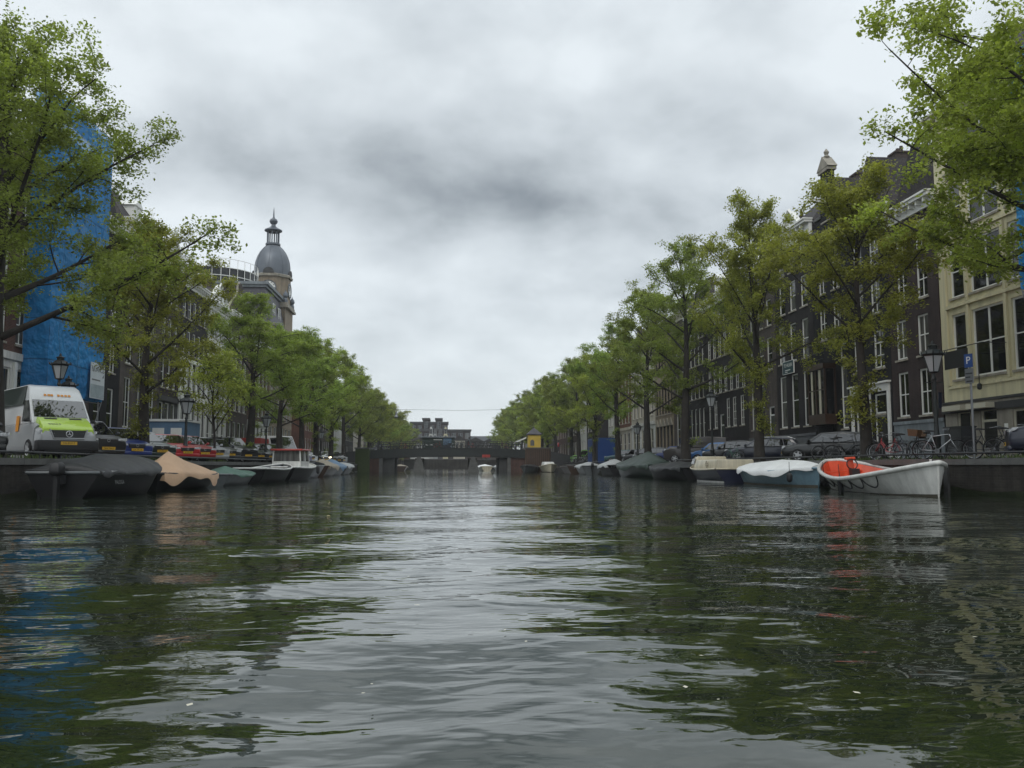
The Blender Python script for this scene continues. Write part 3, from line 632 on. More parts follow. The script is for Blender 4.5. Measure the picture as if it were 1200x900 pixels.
house(1, 24, 30.4, 15, [(4.7, 7.2, cols(6.4, 3, 1.1)), (8, 10.2, cols(6.4, 3, 1.1)), (11, 13, cols(6.4, 3, 1.1))], 'brick_brown', 'brown brick house behind the blue sheeting past the yellow house')
scaffold_net(1, 20.9, 23.6, 29.2, 7.3, 16.2, 1.4, 'scaffolding hung with blue sheeting above the right pavement, half hidden by branches')
house(1, 37.2, 41.6, 13.6, [(3.3, 5.5, [(.55, .98, 2, 2), (2.5, .98, 2, 2)]), (6.15, 8.1, [(.55, .98, 2, 2), (2.5, .98, 2, 2)]), (8.9, 10.7, cols(4.4, 2, .95, 2, 2)), (11.3, 12.7, cols(4.4, 2, .9, 2, 2))], 'brick_plum',
      'plum brown brick house on a pale grey plinth next to the yellow house', plinth=('plinth_grey', 1.85), roof='gable', roof_h=3.2)
r3 = house(1, 41.65, 46.1, 14.4, [(6.0, 8.0, [(.55, .9, 2, 3), (2.75, 1.1, 2, 3)]), (8.9, 10.8, cols(4.45, 2, 1.0, 2, 3)), (11.5, 13.1, cols(4.45, 2, 1.0, 2, 2)), (2.2, 4.6, [(.5, 1.4, 1, 2)]), (3.6, 4.65, [(2.6, 1.2, 1, 1)])], 'brick_black',
      'narrow black brick house with a broad white door surround', plinth=None, roof='gable', roof_h=3.4, doors=((2.6, 1.32, 1.2, 2.2, 'black_door', 'white_paint', .02),))
m = MB(); m.box(.1, 4.3, -.1, -.003, 4.75, 5.15); m.box(.0, 4.4, -.22, -.004, 5.155, 5.25)
for u in (.12, 2.05, 4.05): m.box(u, u + .24, -.09, -.004, 1.32, 4.748)
m.build('door_surround', M['white_paint'], r3)
r4 = house(1, 46.15, 50.6, 14.6, [(3.0, 6.6, [(3.35, .8, 1, 2)]), (8.4, 10.4, cols(4.45, 2, .95, 2, 2)), (11.2, 13.2, cols(4.45, 2, .95, 2, 2)), (7.0, 7.9, [(3.35, .8, 1, 1)])], 'brick_black',
      'black brick house with stepped neck gable and a wooden bay window', roof='gable', roof_h=3.6, cornice=0, gable=('neck', 4.6, 1.15), plinth=('dark_stone', 1.0), doors=((2.2, 1.5, .95, 2.4, 'black_door', 'dark_frame', .5),))
m = MB(); m.box(.45, 2.75, -.72, -.003, 3.3, 3.9); m.box(.4, 2.8, -.78, -.003, 6.55, 6.85)
for u in (.46, 1.5, 2.66): m.box(u, u + .1, -.71, -.61, 3.902, 6.548)
m.box(.46, .56, -.10, -.004, 3.902, 6.548); m.box(2.66, 2.76, -.1, -.004, 3.902, 6.548); m.box(.56, 2.66, -.70, -.63, 5.3, 5.36)
bay = m.build('bay_window', M['hull_brown'], r4); MB().box(.55, 2.67, -.66, -.006, 3.903, 6.547).build('pane', M['pane'], bay)
m = MB(); m.box(.9, 1.1, -.69, -.662, 3.92, 6.5); m.box(1.95, 2.2, -.69, -.662, 3.92, 6.5); m.build('curtain', M['cream_paint'], bay)
m = MB()
for k in range(12): u = .42 + k*.214; m.tube([(u, -.75, 6.85), (u, -.75, 7.5)], .015, 4)
m.tube([(.42, -.75, 7.5), (2.78, -.75, 7.5)], .025, 5); m.box(.42, 2.78, -.77, -.74, 7.1, 7.14); m.build('balcony_rail', M['iron'], bay)
r5 = house(1, 50.65, 56.7, 16.2, [(3.4, 6.85, [(.5, 1.1, 1, 2), (2.4, 1.1, 1, 2), (4.3, 1.1, 1, 2)]), (7.7, 10.2, [(.5, 1.0, 1, 2), (2.4, 1.0, 1, 2), (4.3, 1.0, 1, 2)]), (11.0, 13.0, cols(6.05, 3, 1.0)), (13.6, 15.2, cols(6.05, 3, .95))], 'brick_dark',
      'dark house with three very tall windows and a teal letting board', roof='hip', roof_h=2.4, gable=('pediment', 1.5, 3.0), plinth=('bluestone', 1.7), cornice=.9)
sg = MB().box(1.35, 3.1, -.12, -.06, 6.95, 7.75).build('letting_board', M['sign_teal'], r5)
m = MB()
for a in ((1.31, 1.348, 6.92, 7.78), (3.102, 3.14, 6.92, 7.78), (1.348, 3.102, 6.92, 6.948), (1.348, 3.102, 7.752, 7.78)): m.box(a[0], a[1], -.125, -.05, a[2], a[3])
m.build('border', M['white_paint'], sg)
def facade_text(parent, s, size, u, y, z, mt): o = link('lettering', text_mesh(s, size, mt), parent, (u, y, z)); o.rotation_euler = (R(90), 0, 0)
facade_text(sg, 'TE HUUR', .33, 2.22, -.125, 7.48, M['white_paint'])
m = MB(); m.box(1.75, 2.6, -.124, -.121, 7.14, 7.20); m.box(1.75, 2.15, -.124, -.121, 7.03, 7.08); m.build('small_print', M['white_paint'], sg)
house(1, 56.75, 62.3, 15.3, [(3.5, 6.6, [(.6, 1.0, 1, 2), (2.2, 1.0, 1, 2)]), (7.6, 9.9, cols(5.5, 3, 1.0)), (10.7, 12.6, cols(5.5, 3, 1.0)), (13.3, 14.5, cols(5.5, 3, .95))], 'brick_taupe',
      'grey brown brick house behind the mossy elm trunk with tall white edged windows', plinth=('bluestone', 1.7), doors=((4.0, 2.2, 1.0, 2.8),))
def w_many(W, n, z): return cols(W, n, .82, 2, 4)
house(1, 62.35, 72.6, 15.0, [(4.0, 6.3, [(.5, .95, 2, 4), (1.9, .95, 2, 4), (5.1, .95, 2, 3), (6.6, .95, 2, 4), (8.4, .95, 2, 4)]), (6.9, 9.0, cols(10.2, 7, .88, 2, 4)), (9.9, 11.8, cols(10.2, 7, .88, 2, 4)), (12.6, 13.9, cols(10.2, 7, .85, 2, 2))], 'brick_dark',
      'wide dark brick double house with rows of white small paned sashes', plinth=('dark_stone', 1.3), dormers=3, doors=((3.5, 1.9, 1.05, 3.2, 'green_door', 'white_paint', .9),))
house(1, 72.65, 78.0, 14.6, [(3.3, 6.0, cols(5.3, 4, .75, 1, 2)), (6.9, 9.0, cols(5.3, 4, .75, 1, 2)), (9.9, 11.6, cols(5.3, 4, .75, 1, 2)), (12.3, 13.6, cols(5.3, 4, .7, 1, 2))], 'brick_dark',
      'narrow dark house with paired white sashes behind the brown van', plinth=('dark_stone', 1.4), roof='gable', roof_h=3.2)
house(1, 78.05, 83.4, 15.5, [(2.6, 6.2, cols(5.3, 2, 1.2, 1, 2)), (7.2, 10.4, cols(5.3, 2, 1.2, 1, 2)), (11.4, 13.8, cols(5.3, 2, 1.1, 1, 2))], 'brick_taupe', 'slim house with two tall cream framed windows per floor beside the arcaded stone house', trim='cream_paint', plinth=('stone', 1.0))
r10 = house(1, 83.45, 91.0, 15.0, [(2.3, 5.0, cols(7.5, 5, .95, 1, 1), 'dark_frame'), (6.2, 9.6, cols(7.5, 6, .8, 1, 2), 'dark_frame'), (10.7, 13.6, cols(7.5, 6, .8, 1, 2), 'dark_frame')], 'sandstone',
      'sandstone house with dark pointed arch windows on the right quay', plinth=('stone', .8), trim='stone', roof='hip')
for u, w_, *_q in cols(7.5, 5, .95): MB().prism([(u - .15, 4.98), (u + w_ + .15, 4.98), (u + w_/2, 5.75)], lambda a, z: (a, -.12, z), lambda a, z: (a, -.003, z)).build('arch_hood', M['stone'], r10)
house(1, 91.05, 103, 14.5, [(2.2, 5.0, cols(11.9, 5, 1.3, 1, 2), 'cream_paint'), (6.4, 9.2, cols(11.9, 6, 1.0, 1, 2)), (10.2, 12.6, cols(11.9, 6, 1.0, 1, 2))], 'cream_stucco', 'cream stuccoed house with white shop windows behind the grey parked cars', plinth=('stone', .7), lower=('white_stucco', 5.7))
house(1, 103.05, 113.7, 14.2, [(2.2, 5.0, cols(10.6, 4, 1.5, 1, 2)), (6.2, 8.8, cols(10.6, 5, 1.0, 1, 2)), (9.8, 12.2, cols(10.6, 5, 1.0, 1, 2))], 'brick_orange', 'red brick house with cream lower storey behind the blue container', lower=('cream_stucco', 5.6), plinth=('stone', .6))
house(1, 113.75, 118, 15.5, [(2.2, 5.0, cols(4.2, 2, 1.2)), (6.2, 8.8, cols(4.2, 2, 1.0)), (9.8, 12.2, cols(4.2, 2, 1.0))], 'white_stucco', 'narrow white corner house just before the bridge on the right', roof='gable')
# --- left side (facade 21 m left of the boat)
l1 = house(-1, 34, 45.0, 17.2, [(6.8, 8.8, cols(11, 5, 1.0, 2, 2)), (9.7, 11.7, cols(11, 5, 1.0, 2, 2)), (12.6, 14.3, cols(11, 5, 1.0, 2, 2)), (2.3, 5.6, cols(11, 6, 1.2, 1, 2))], 'brick_red',
      'red brown brick house with white shopfront behind the lime van', plinth=None, lower=('white_stucco', 6.3), doors=(), roof='hip')
pm_ = MB().box(0, .25, -.12, -.003, 1.32, 5.9).mesh('pilaster', M['white_paint'])
for i in range(7): link('pilaster', pm_, l1, (.02 + i*1.77, 0, 0))
house(-1, 45.05, 51.9, 18.5, [(2.6, 5.0, cols(6.8, 3, 1.2)), (6.4, 8.8, cols(6.8, 3, 1.1)), (9.8, 12, cols(6.8, 3, 1.1)), (13, 15, cols(6.8, 3, 1.1))], 'brick_brown', 'tall brick house hidden behind blue scaffold sheeting on the left', roof='flat')
scaffold_net(-1, -19.7, 43.6, 50.4, 4.5, 19.9, 1.25, 'tall scaffolding wrapped in bright blue sheeting with a white banner', board=True)
house(-1, 51.95, 56.4, 16.0, [(2.6, 5.7, [(.6, 1.0, 1, 2), (2.6, 1.0, 1, 2)]), (6.7, 8.8, [(.6, 1.0, 2, 2), (2.6, 1.0, 2, 2)]), (9.6, 11.6, cols(4.4, 2, 1.0, 2, 2)), (12.5, 14.2, cols(4.4, 2, 1.0, 2, 2))], 'brick_black', 'black brick house squeezed between blue scaffolding and taupe house', plinth=('dark_stone', 1.1), roof='gable')
house(-1, 56.45, 63.7, 17.0, [(3.4, 6.7, [(.8, 1.15, 2, 2), (3.1, 1.15, 2, 2), (5.4, 1.15, 2, 2)]), (7.6, 9.0, [(.8, 1.15, 2, 1), (3.1, 1.15, 2, 1), (5.4, 1.15, 2, 1)]), (10.2, 12.2, cols(7.2, 3, 1.1, 2, 2)), (13.2, 15, cols(7.2, 3, 1.1, 2, 2))], 'brick_taupe', 'taupe brick house with tall white framed windows behind the ivy clad elm', plinth=('bluestone', 1.7), dormers=1)
house(-1, 63.75, 68.4, 16.6, [(2.0, 5.6, cols(4.6, 3, .95, 1, 2)), (6.7, 9.0, cols(4.6, 3, .8, 1, 2)), (10, 12, cols(4.6, 3, .8, 1, 2)), (13, 15, cols(4.6, 3, .8, 1, 2))], 'brick_plum', 'dark reddish brick house with a white pediment behind the red cars', lower=('dark_stone', 6.0), plinth=None, gable=('pediment', 1.9, 4.4), roof='hip')
l6 = house(-1, 68.45, 76.2, 15.8, [(2.2, 5.7, cols(7.7, 5, .85, 1, 2)), (6.9, 8.9, cols(7.7, 5, .85, 1, 2)), (9.9, 11.8, cols(7.7, 5, .85, 1, 2)), (12.8, 14.4, cols(7.7, 5, .85, 1, 2))], 'brick_dark', 'dark house with white pilasters between its windows behind the lantern', plinth=('white_stucco', .5), roof='hip', dormers=2)
m = MB()
for i in range(6):
    u = .08 + i*1.42; q_ = MB(); q_.box(u, u + .36, -.14, -.003, 1.5, 6.1).box(u, u + .36, -.12, -.003, 6.75, 9.2).build('pilaster', M['white_paint'], l6)
m.box(.02, 7.68, -.26, -.004, 6.12, 6.6); m.box(.02, 7.68, -.2, -.004, 9.22, 9.5); m.build('string_course', M['white_paint'], l6)
house(-1, 76.25, 83.4, 15.4, [(2.2, 5.2, cols(7.1, 4, 1.0, 1, 2)), (6.3, 8.6, cols(7.1, 4, .95, 2, 2)), (9.6, 11.6, cols(7.1, 4, .95, 2, 2)), (12.4, 14.1, cols(7.1, 4, .95, 2, 2))], 'white_stucco', 'white stuccoed house beside the house with white pilasters', lower=('white_stucco', 5.6), plinth=None, gable=('pediment', 2.2, 6.4), roof='hip', roof_h=2.2)
house(-1, 83.45, 91.9, 15.8, [(2.2, 5.2, cols(8.4, 4, 1.3, 1, 2)), (6.3, 8.6, cols(8.4, 4, 1.1, 2, 2)), (9.6, 11.6, cols(8.4, 4, 1.1, 2, 2)), (12.4, 14.1, cols(8.4, 4, 1.1, 2, 2))], 'brick_brown', 'brown brick house with a bell shaped gable below the clock tower', roof='gable', roof_h=3.2, cornice=.3, gable=('bell', 3.6, 1.6))
# large store with mansard roof, glazed roof terrace and domed clock tower
house(-1, 92.0, 102.9, 14.6, [(2.2, 5.2, cols(10.8, 5, 1.3, 1, 2)), (6.3, 8.6, cols(10.8, 5, 1.1, 2, 2)), (9.6, 11.6, cols(10.8, 5, 1.1, 2, 2))], 'brick_red', 'red brown brick house under the slate wall of the domed corner store', roof='hip', roof_h=2.4, lower=('white_stucco', 5.7), plinth=None)
lb = house(-1, 103, 118, 17.8, [(2.2, 5.6, cols(15, 6, 1.6, 2, 2)), (6.6, 9.0, cols(15, 7, 1.2, 2, 2)), (10.0, 12.2, cols(15, 7, 1.2, 2, 2)), (13.4, 16, cols(15, 7, 1.1, 2, 2))], 'sandstone',
      'large sandstone store with grey slate top floor and domed clock tower at the bridge corner', roof='none', plinth=('bluestone', .6), trim='stone', depth=22)
lb['category'] = 'store'; lb.name = 'corner_store'
m = MB(); m.loft([[(.05,.1,17.95),(14.95,.1,17.95),(14.95,22,17.95),(.05,22,17.95)], [(.35,1.0,22.3),(14.6,1.0,22.3),(14.6,21,22.3),(.35,21,22.3)]]); rfm = m.build('mansard', M['slate'], lb)
m = MB(); m.box(.1, 14.8, .75, 21.2, 22.303, 22.6); m.box(-.1, 15, .5, 21.4, 22.603, 22.95); m.build('cornice', M['plinth_grey'], rfm)
for u in (3., 6.4, 9.8): window(rfm, 0, 0, 1.3, 2.0, 2, 2, 'white_paint', None).location = (u, .35, 18.9)
for v_ in (4., 8.5): o_ = window(rfm, 0, 0, 1.3, 2.0, 2, 2, 'white_paint', None); o_.location = (.12, v_ + 1.3, 19.0); o_.rotation_euler = (0, 0, R(-90))
m = MB(); rr = []
for z in (22.953, 24.9): rr.append([(6 + 5.2*math.cos(a), 8.4 - 5.2*math.sin(a), z) for a in [math.pi*k/24*2 for k in range(24)]])
m.loft(rr); tr = m.build('glass_ring', M['pane'], rfm)
m = MB()
for k in range(32):
    a = math.pi*k/16; p = (6 + 5.26*math.cos(a), 8.4 - 5.26*math.sin(a)); m.tube([(p[0], p[1], 22.95), (p[0], p[1], 26.0)], .05, 4)
for z in (23.1, 23.9, 24.9, 26.0): m.tube([(6 + 5.26*math.cos(a), 8.4 - 5.26*math.sin(a), z) for a in [math.pi*k/24 for k in range(49)]], .06 if z < 25 else .035, 4)
m.build('railing', M['white_paint'], tr)
m = MB(); m.tube([(2, 12, 22.95), (2.5, 10.5, 28.4)], .07, 5); m.build('mast', M['iron'], rfm)
m = MB(); m.box(2, 12, 14, 20, 22.953, 26.2); m.build('roof_room', M['dark_stone'], rfm)
# tower: square shaft, clock drum, dome, lantern with columns, ball finial
TU, TV = 12.5, 2.6     # local centre
m = MB(); m.box(TU - 2.7, TU + 2.7, TV - 2.36, TV + 2.7, 16.65, 21.6); tw = m.build('tower', M['sandstone'], lb)
m = MB(); m.box(TU - 3.0, TU + 3.0, TV - 2.75, TV + 3.0, 21.602, 21.9); m.box(TU - 2.85, TU + 2.85, TV - 2.6, TV + 2.85, 21.902, 22.3); m.build('cornice', M['stone'], tw)
def octring(r, z, n=8, rot=math.pi/8): return [(TU + r*math.cos(rot + 6.28318*k/n), TV + r*math.sin(rot + 6.28318*k/n), z) for k in range(n)]
m = MB(); m.loft([octring(2.5, 22.302), octring(2.5, 25.9)]); dr = m.build('clock_drum', M['sandstone'], tw)
m = MB(); m.loft([octring(2.75, 25.902), octring(2.8, 26.2), octring(2.6, 26.3)]); m.build('drum_cornice', M['stone'], dr)
dp = [(2.62, 0), (2.66, .5), (2.62, 1.3), (2.5, 2.1), (2.25, 2.9), (1.9, 3.6), (1.45, 4.2), (.95, 4.65), (.9, 4.75)]
dm = MB().lathe([(r, 26.302 + z) for r, z in dp], 32, (TU, TV, 0)).build('dome', M['lead'], tw, auto=40)
m = MB()
for k in range(8):
    a = 6.28318*k/8; m.tube([(TU + (r + .01)*math.cos(a), TV + (r + .01)*math.sin(a), 26.3 + z) for r, z in dp[:-1]], .05, 4)
m.build('seam', M['lead'], dm)
m = MB(); m.lathe([(1.1, 31.05), (1.1, 31.3), (.95, 31.302)], 20, (TU, TV, 0))
for k in range(8): a = 6.28318*k/8; m.lathe([(.13, 31.3), (.1, 31.5), (.1, 33.0), (.14, 33.1)], 6, (TU + .85*math.cos(a), TV + .85*math.sin(a), 0))
m.lathe([(1.0, 33.1), (1.3, 33.25), (1.3, 33.4), (.75, 33.7), (.35, 34.0), (.3, 34.25)], 20, (TU, TV, 0)); m.build('lantern', M['lead'], dm)
m = MB(); m.lathe([(.2, 34.2), (.5, 34.45), (.62, 34.75), (.5, 35.05), (.2, 35.25), (.12, 35.5), (.05, 36.6), (0, 37.0)], 14, (TU, TV, 0)); m.box(TU - .25, TU + .25, TV - .02, TV + .02, 36.3, 36.36); m.build('finial', M['lead'], dm)
dm.location = (TU*.1, TV*.1, 26.302*.1); dm.scale = (.9, .9, .9)
for o_ in [x for x in tw.children if x.name.startswith('finial')]: o_.parent = dm
for a, nm in ((-math.pi/2, 0), (0, 1), (-math.pi, 2)):     # clock faces, towards the canal and along it
    cx, cy = TU + 2.325*math.cos(a), TV + 2.325*math.sin(a); n = (math.cos(a), math.sin(a), 0)
    m = MB(); m.cyl((cx, cy, 24.3), (cx + n[0]*.06, cy + n[1]*.06, 24.3), 1.0, 24); f = m.build('clock_face', M['white_paint'], dr)
    m = MB(); m.ring((cx + n[0]*.06, cy + n[1]*.06, 24.3), n, 1.0, .07, 24, 5); m.build('clock_rim', M['lead'], f)
    m = MB(); u = Vector((-n[1], n[0], 0)); c0 = Vector((cx, cy, 24.3)) + Vector(n)*.085
    for k in range(12):
        d = u*math.sin(k*6.28318/12) + Vector((0,0,1))*math.cos(k*6.28318/12); m.tube([c0 + d*.72, c0 + d*.92], .035, 4)
    m.build('numeral', M['trim_black'], f)
    m = MB(); m.tube([c0, c0 + Vector((0,0,.75))], .035, 4); m.tube([c0, c0 + u*(-.25) + Vector((0,0,.42))], .045, 4); m.build('hand', M['trim_black'], f)
for su, sv in ((-1, -1), (1, -1), (1, 1), (-1, 1)):
    m = MB(); m.lathe([(.3, 22.3), (.3, 22.7), (.2, 22.9), (.36, 23.2), (.3, 23.5), (.08, 23.8), (0, 24.1)], 10, (TU + su*2.4, TV + sv*2.3, 0)); m.build('urn', M['lead'], tw)
for k, a in enumerate((-math.pi/2, 0, math.pi, math.pi/2)):
    c_ = Vector((TU + 2.5*math.cos(a), TV + 2.5*math.sin(a), 26.35)); u = Vector((-math.sin(a), math.cos(a), 0)); n = Vector((math.cos(a), math.sin(a), 0))
    arc = [(math.cos(math.pi*i/8)*.8, math.sin(math.pi*i/8)*.8) for i in range(9)]
    m = MB().prism(arc, lambda x, z: c_ + u*x + Vector((0,0,z)) - n*.6, lambda x, z: c_ + u*x + Vector((0,0,z)) + n*.32); m.build('dome_dormer', M['dark_stone'], dm)
# beyond the bridge, both banks
rb = random.Random(11)
walls = ['brick_red', 'brick_brown', 'white_stucco', 'brick_orange', 'cream_stucco', 'brick_dark', 'brick_taupe']
names = {'brick_red': 'red brown brick', 'brick_brown': 'brown brick', 'white_stucco': 'white stuccoed', 'brick_orange': 'orange red brick', 'cream_stucco': 'cream stuccoed', 'brick_dark': 'dark brick', 'brick_taupe': 'grey brown brick'}
for side, seq in ((-1, ['brick_orange', 'brick_red', 'brick_brown', 'white_stucco', 'brick_dark', 'cream_stucco', 'brick_taupe']), (1, ['brick_dark', 'white_stucco', 'brick_brown', 'brick_red', 'brick_taupe', 'cream_stucco', 'brick_orange'])):
    y = 128.5
    for i, wl in enumerate(seq):
        W = (8, 10, 13, 16, 20, 24, 30)[i]; n = max(3, int(W/2.6)); ev = rb.uniform(13.5, 16.5)
        house(side, y, y + W, ev, [(2.2, 5, cols(W, n, 1.1, 1, 2)), (6.2, 8.6, cols(W, n, 1.0, 1, 2)), (9.6, 11.6, cols(W, n, 1.0, 1, 2))], wl,
              ('%s corner house beyond the bridge on the %s bank' if i == 0 else '%s house beyond the bridge on the %s bank') % (names[wl], 'left' if side < 0 else 'right'), roof=('gable', 'hip')[i % 2], plinth=('bluestone', .6))
        y += W + .05

# ------------------------------------------------------------------ trees
def tree_geometry(seed, H, Rc, th, tr, n_leaf, leaf=.115, lean=(0, 0), bias=(0, 0), shoots=0, nl=17, base=.30):
    """trunk with limbs, branches and twigs as one wood mesh; leaves in sprays along the twigs"""
    r = random.Random(seed); wood = MB(); pts_leaf = []
    top = H * .90
    tp = []; ph = r.uniform(0, 6.28)
    for i in range(13):
        s = i / 12; z = top * s
        tp.append(Vector((lean[0]*s*s + .16*math.sin(s*5 + ph)*s*2, lean[1]*s*s + .16*math.cos(s*4.1 + ph)*s*2, z)))
    trr = [tr * (1.38 if i == 0 else 1) * (1 - .93*(i/12)**.85) + .02 for i in range(13)]
    wood.tube([tp[0]] + [tp[0] + (tp[1] - tp[0])*.18] + tp[1:], [trr[0], tr*1.08] + trr[1:], 10)
    def at(s):
        k = min(11, int(s*12)); f = s*12 - k; return tp[k].lerp(tp[k+1], f), trr[k]*(1-f) + trr[k+1]*f
    def env(q):            # crown radius at relative height q
        return Rc * max(.12, (math.sin(math.pi * min(1, max(0, q))**.72))**.8)
    z0 = H * base
    def twigs(p, d, ln, rad, depth):
        """branch with a curve; returns its points"""
        n = 4; ps = [p]; q = p.copy(); dd = d.normalized()
        sw = Vector((r.gauss(0, .25), r.gauss(0, .25), r.gauss(.02, .15)))
        for i in range(n):
            dd = (dd + sw*.5 + Vector((r.gauss(0,.12), r.gauss(0,.12), r.gauss(0,.1)))).normalized(); q = q + dd*(ln/n); ps.append(q.copy())
        return ps
    limbs = []
    for i in range(nl):
        f = (i + r.uniform(-.3, .3)) / (nl - 1); s0 = th/top + (1 - th/top) * .93 * max(0, f)**.9
        p, pr = at(min(.97, s0)); az = i*2.39996 + r.uniform(-.45, .45)
        rise = (H - p.z) * (r.uniform(.30, .62) if f < .6 else r.uniform(.4, .85)) * (1 if f > .12 else r.uniform(.6, .95))
        ze = min(H*.985, p.z + rise); q = (ze - z0) / (H - z0)
        rr = env(q) * r.uniform(.72, 1.08)
        b = 1 + .42*(math.cos(az)*bias[0] + math.sin(az)*bias[1]); rr *= max(.35, b)
        e = Vector((p.x + math.cos(az)*rr, p.y + math.sin(az)*rr, ze)); ps = []
        bow = r.uniform(.08, .22); wob = Vector((r.gauss(0,.3), r.gauss(0,.3), r.gauss(0,.2)))
        for k in range(9):
            t = k/8; c = p.lerp(e, t); c.z += (math.sin(t*math.pi) * bow * rr * (-.25 if f < .3 else .5)); c += wob*math.sin(t*6.28)*.35*t; ps.append(c)
        lr = max(.035, pr * r.uniform(.32, .48)); rad = [lr*(1 - .9*(k/8)**.8) + .008 for k in range(9)]
        wood.tube(ps, rad, 7); limbs.append((ps, rad, rr))
    ps = tp[8:]; limbs.append((ps, trr[8:], Rc*.5))
    for ps, rad, rr in limbs:
        L_ = sum((b - a).length for a, b in zip(ps, ps[1:])); ns = max(5, int(L_*1.9))
        for j in range(ns):
            t = .22 + .78*(j + r.random())/ns; k = min(len(ps)-2, int(t*(len(ps)-1))); f = t*(len(ps)-1) - k; p = ps[k].lerp(ps[k+1], min(1, f)); tan = (ps[k+1] - ps[k]).normalized()
            pd = Vector((r.gauss(0,1), r.gauss(0,1), r.gauss(.1,.45))).normalized(); d = (tan*r.uniform(.35, .9) + pd*.9); ln = (.55 + .30*rr*(1.15 - t)) * r.uniform(.6, 1.25)
            b = twigs(p, d, ln, .03, 1); br = max(.012, rad[k]*.42); wood.tube(b, [br*(1 - .8*i/4) for i in range(5)], 4, cap=False)
            nt_ = max(3, int(ln*3.2))
            for q in range(nt_):
                u = .25 + .75*(q + r.random())/nt_; kk = min(3, int(u*4)); bp = b[kk].lerp(b[kk+1], u*4 - kk); bt = (b[kk+1] - b[kk]).normalized()
                td = bt*.7 + Vector((r.gauss(0,1), r.gauss(0,1), r.gauss(-.05,.5))).normalized()*.8; tl = r.uniform(.35, .95)
                tw = twigs(bp, td, tl, .01, 2); tw[-1].z -= .10*tl; wood.tube([tw[0], tw[2], tw[4]], [.008, .006, .003], 3, cap=False)
                dens = r.uniform(.35, 1.5)
                for a in range(1, 5): pts_leaf.append((tw[a], dens, .16)); 
            pts_leaf.append((b[4], 1.0, .2))
    for k in range(shoots):
        z = r.uniform(1.2, th + 1.5); p, pr = at(min(.95, z/top)); a = r.uniform(0, 6.28); d = Vector((math.cos(a), math.sin(a), .35))
        tw = twigs(p + d*pr*.8, d, r.uniform(.25, .75), .01, 2); wood.tube([tw[0], tw[2], tw[4]], [.012, .008, .003], 3, cap=False)
        for a in range(1, 5): pts_leaf.append((tw[a], 1.3, .16))
    g_ = np.random.default_rng(seed); P = np.array([p[:] for p, _, _ in pts_leaf]); D = np.array([d for _, d, _ in pts_leaf]); S = np.array([s for _, _, s in pts_leaf])
    idx = g_.choice(len(P), n_leaf, p=D/D.sum()); c = P[idx] + g_.normal(0, 1, (n_leaf, 3)) * S[idx][:, None] * np.array([1, 1, .75])
    nrm = g_.normal(0, 1, (n_leaf, 3)); nrm[:, 2] = np.abs(nrm[:, 2]) + .5; nrm /= np.linalg.norm(nrm, axis=1)[:, None]
    ax = g_.normal(0, 1, (n_leaf, 3)); ax -= (ax*nrm).sum(1)[:, None]*nrm; ax /= np.linalg.norm(ax, axis=1)[:, None]; bx = np.cross(nrm, ax)
    l = (leaf * g_.uniform(.6, 1.3, n_leaf))[:, None]; wdt = l*.62
    V = np.stack([c - ax*l*.5, c + bx*wdt*.5 + nrm*l*.06, c + ax*l*.55 - nrm*l*.08, c - bx*wdt*.5 + nrm*l*.06], 1).reshape(-1, 3)
    V[:, 2] = np.maximum(V[:, 2], .25)
    return wood, V
def make_tree_meshes(lm='leaf_green', **k):
    wood, V = tree_geometry(**k); wm = wood.mesh('trunk', M['bark'], True)
    cm = quads('crown', V, np.arange(len(V)).reshape(-1, 4), M[lm], link_it=False); return wm, cm
def place_tree(mesh, x, y, rz, label, s=1., sz=None, group=None, name='elm_tree', z=QZ):
    t = thing(name, label, 'tree', (x, y, z), rz, group); t.scale = (s, s, sz or s); link('trunk', mesh[0], t); link('crown', mesh[1], t); return t
TX_R, TX_L = 17.25, -13.0
# nearest trees have a form of their own
near_r = make_tree_meshes('leaf_spring', seed=21, H=16.4, Rc=7.0, th=4.4, tr=.36, n_leaf=100000, leaf=.13, bias=(-.25, .2), nl=30, base=.27)
place_tree(near_r, TX_R + .2, 21.0, 2.0, 'bright green elm reaching in over the yellow house', group='elms along the right quay')
second_r = make_tree_meshes('leaf_spring', seed=33, H=12.4, Rc=4.6, th=4.6, tr=.25, n_leaf=30000, leaf=.13, shoots=26, nl=16, base=.30)
place_tree(second_r, TX_R - .05, 33.9, .6, 'slender bright green elm with shoots on its trunk, by the red bicycle', group='elms along the right quay')
near_l = make_tree_meshes('leaf_green', seed=58, H=13.9, Rc=6.3, th=3.6, tr=.42, n_leaf=76000, leaf=.115, lean=(-.8, .3), bias=(.35, -.1), nl=24, base=.22)
place_tree(near_l, TX_L - .75, 27.0, 0, 'thick leaning elm with long limbs in front of the lime van', group='elms along the left quay')
A = make_tree_meshes('leaf_green', seed=7, H=16, Rc=5.9, th=4.4, tr=.36, n_leaf=44000, leaf=.14, shoots=10, nl=18, base=.26)
B = make_tree_meshes('leaf_green', seed=19, H=15, Rc=5.9, th=3.8, tr=.33, n_leaf=44000, leaf=.14, nl=18, base=.24)
B2 = make_tree_meshes('leaf_spring', seed=44, H=16, Rc=6.0, th=4.2, tr=.36, n_leaf=46000, leaf=.14, shoots=22, nl=19, base=.26)
young = make_tree_meshes('leaf_spring', seed=71, H=6.2, Rc=1.5, th=1.6, tr=.07, n_leaf=7000, leaf=.13, nl=12, base=.2)
GR, GL = 'elms along the right quay', 'elms along the left quay'
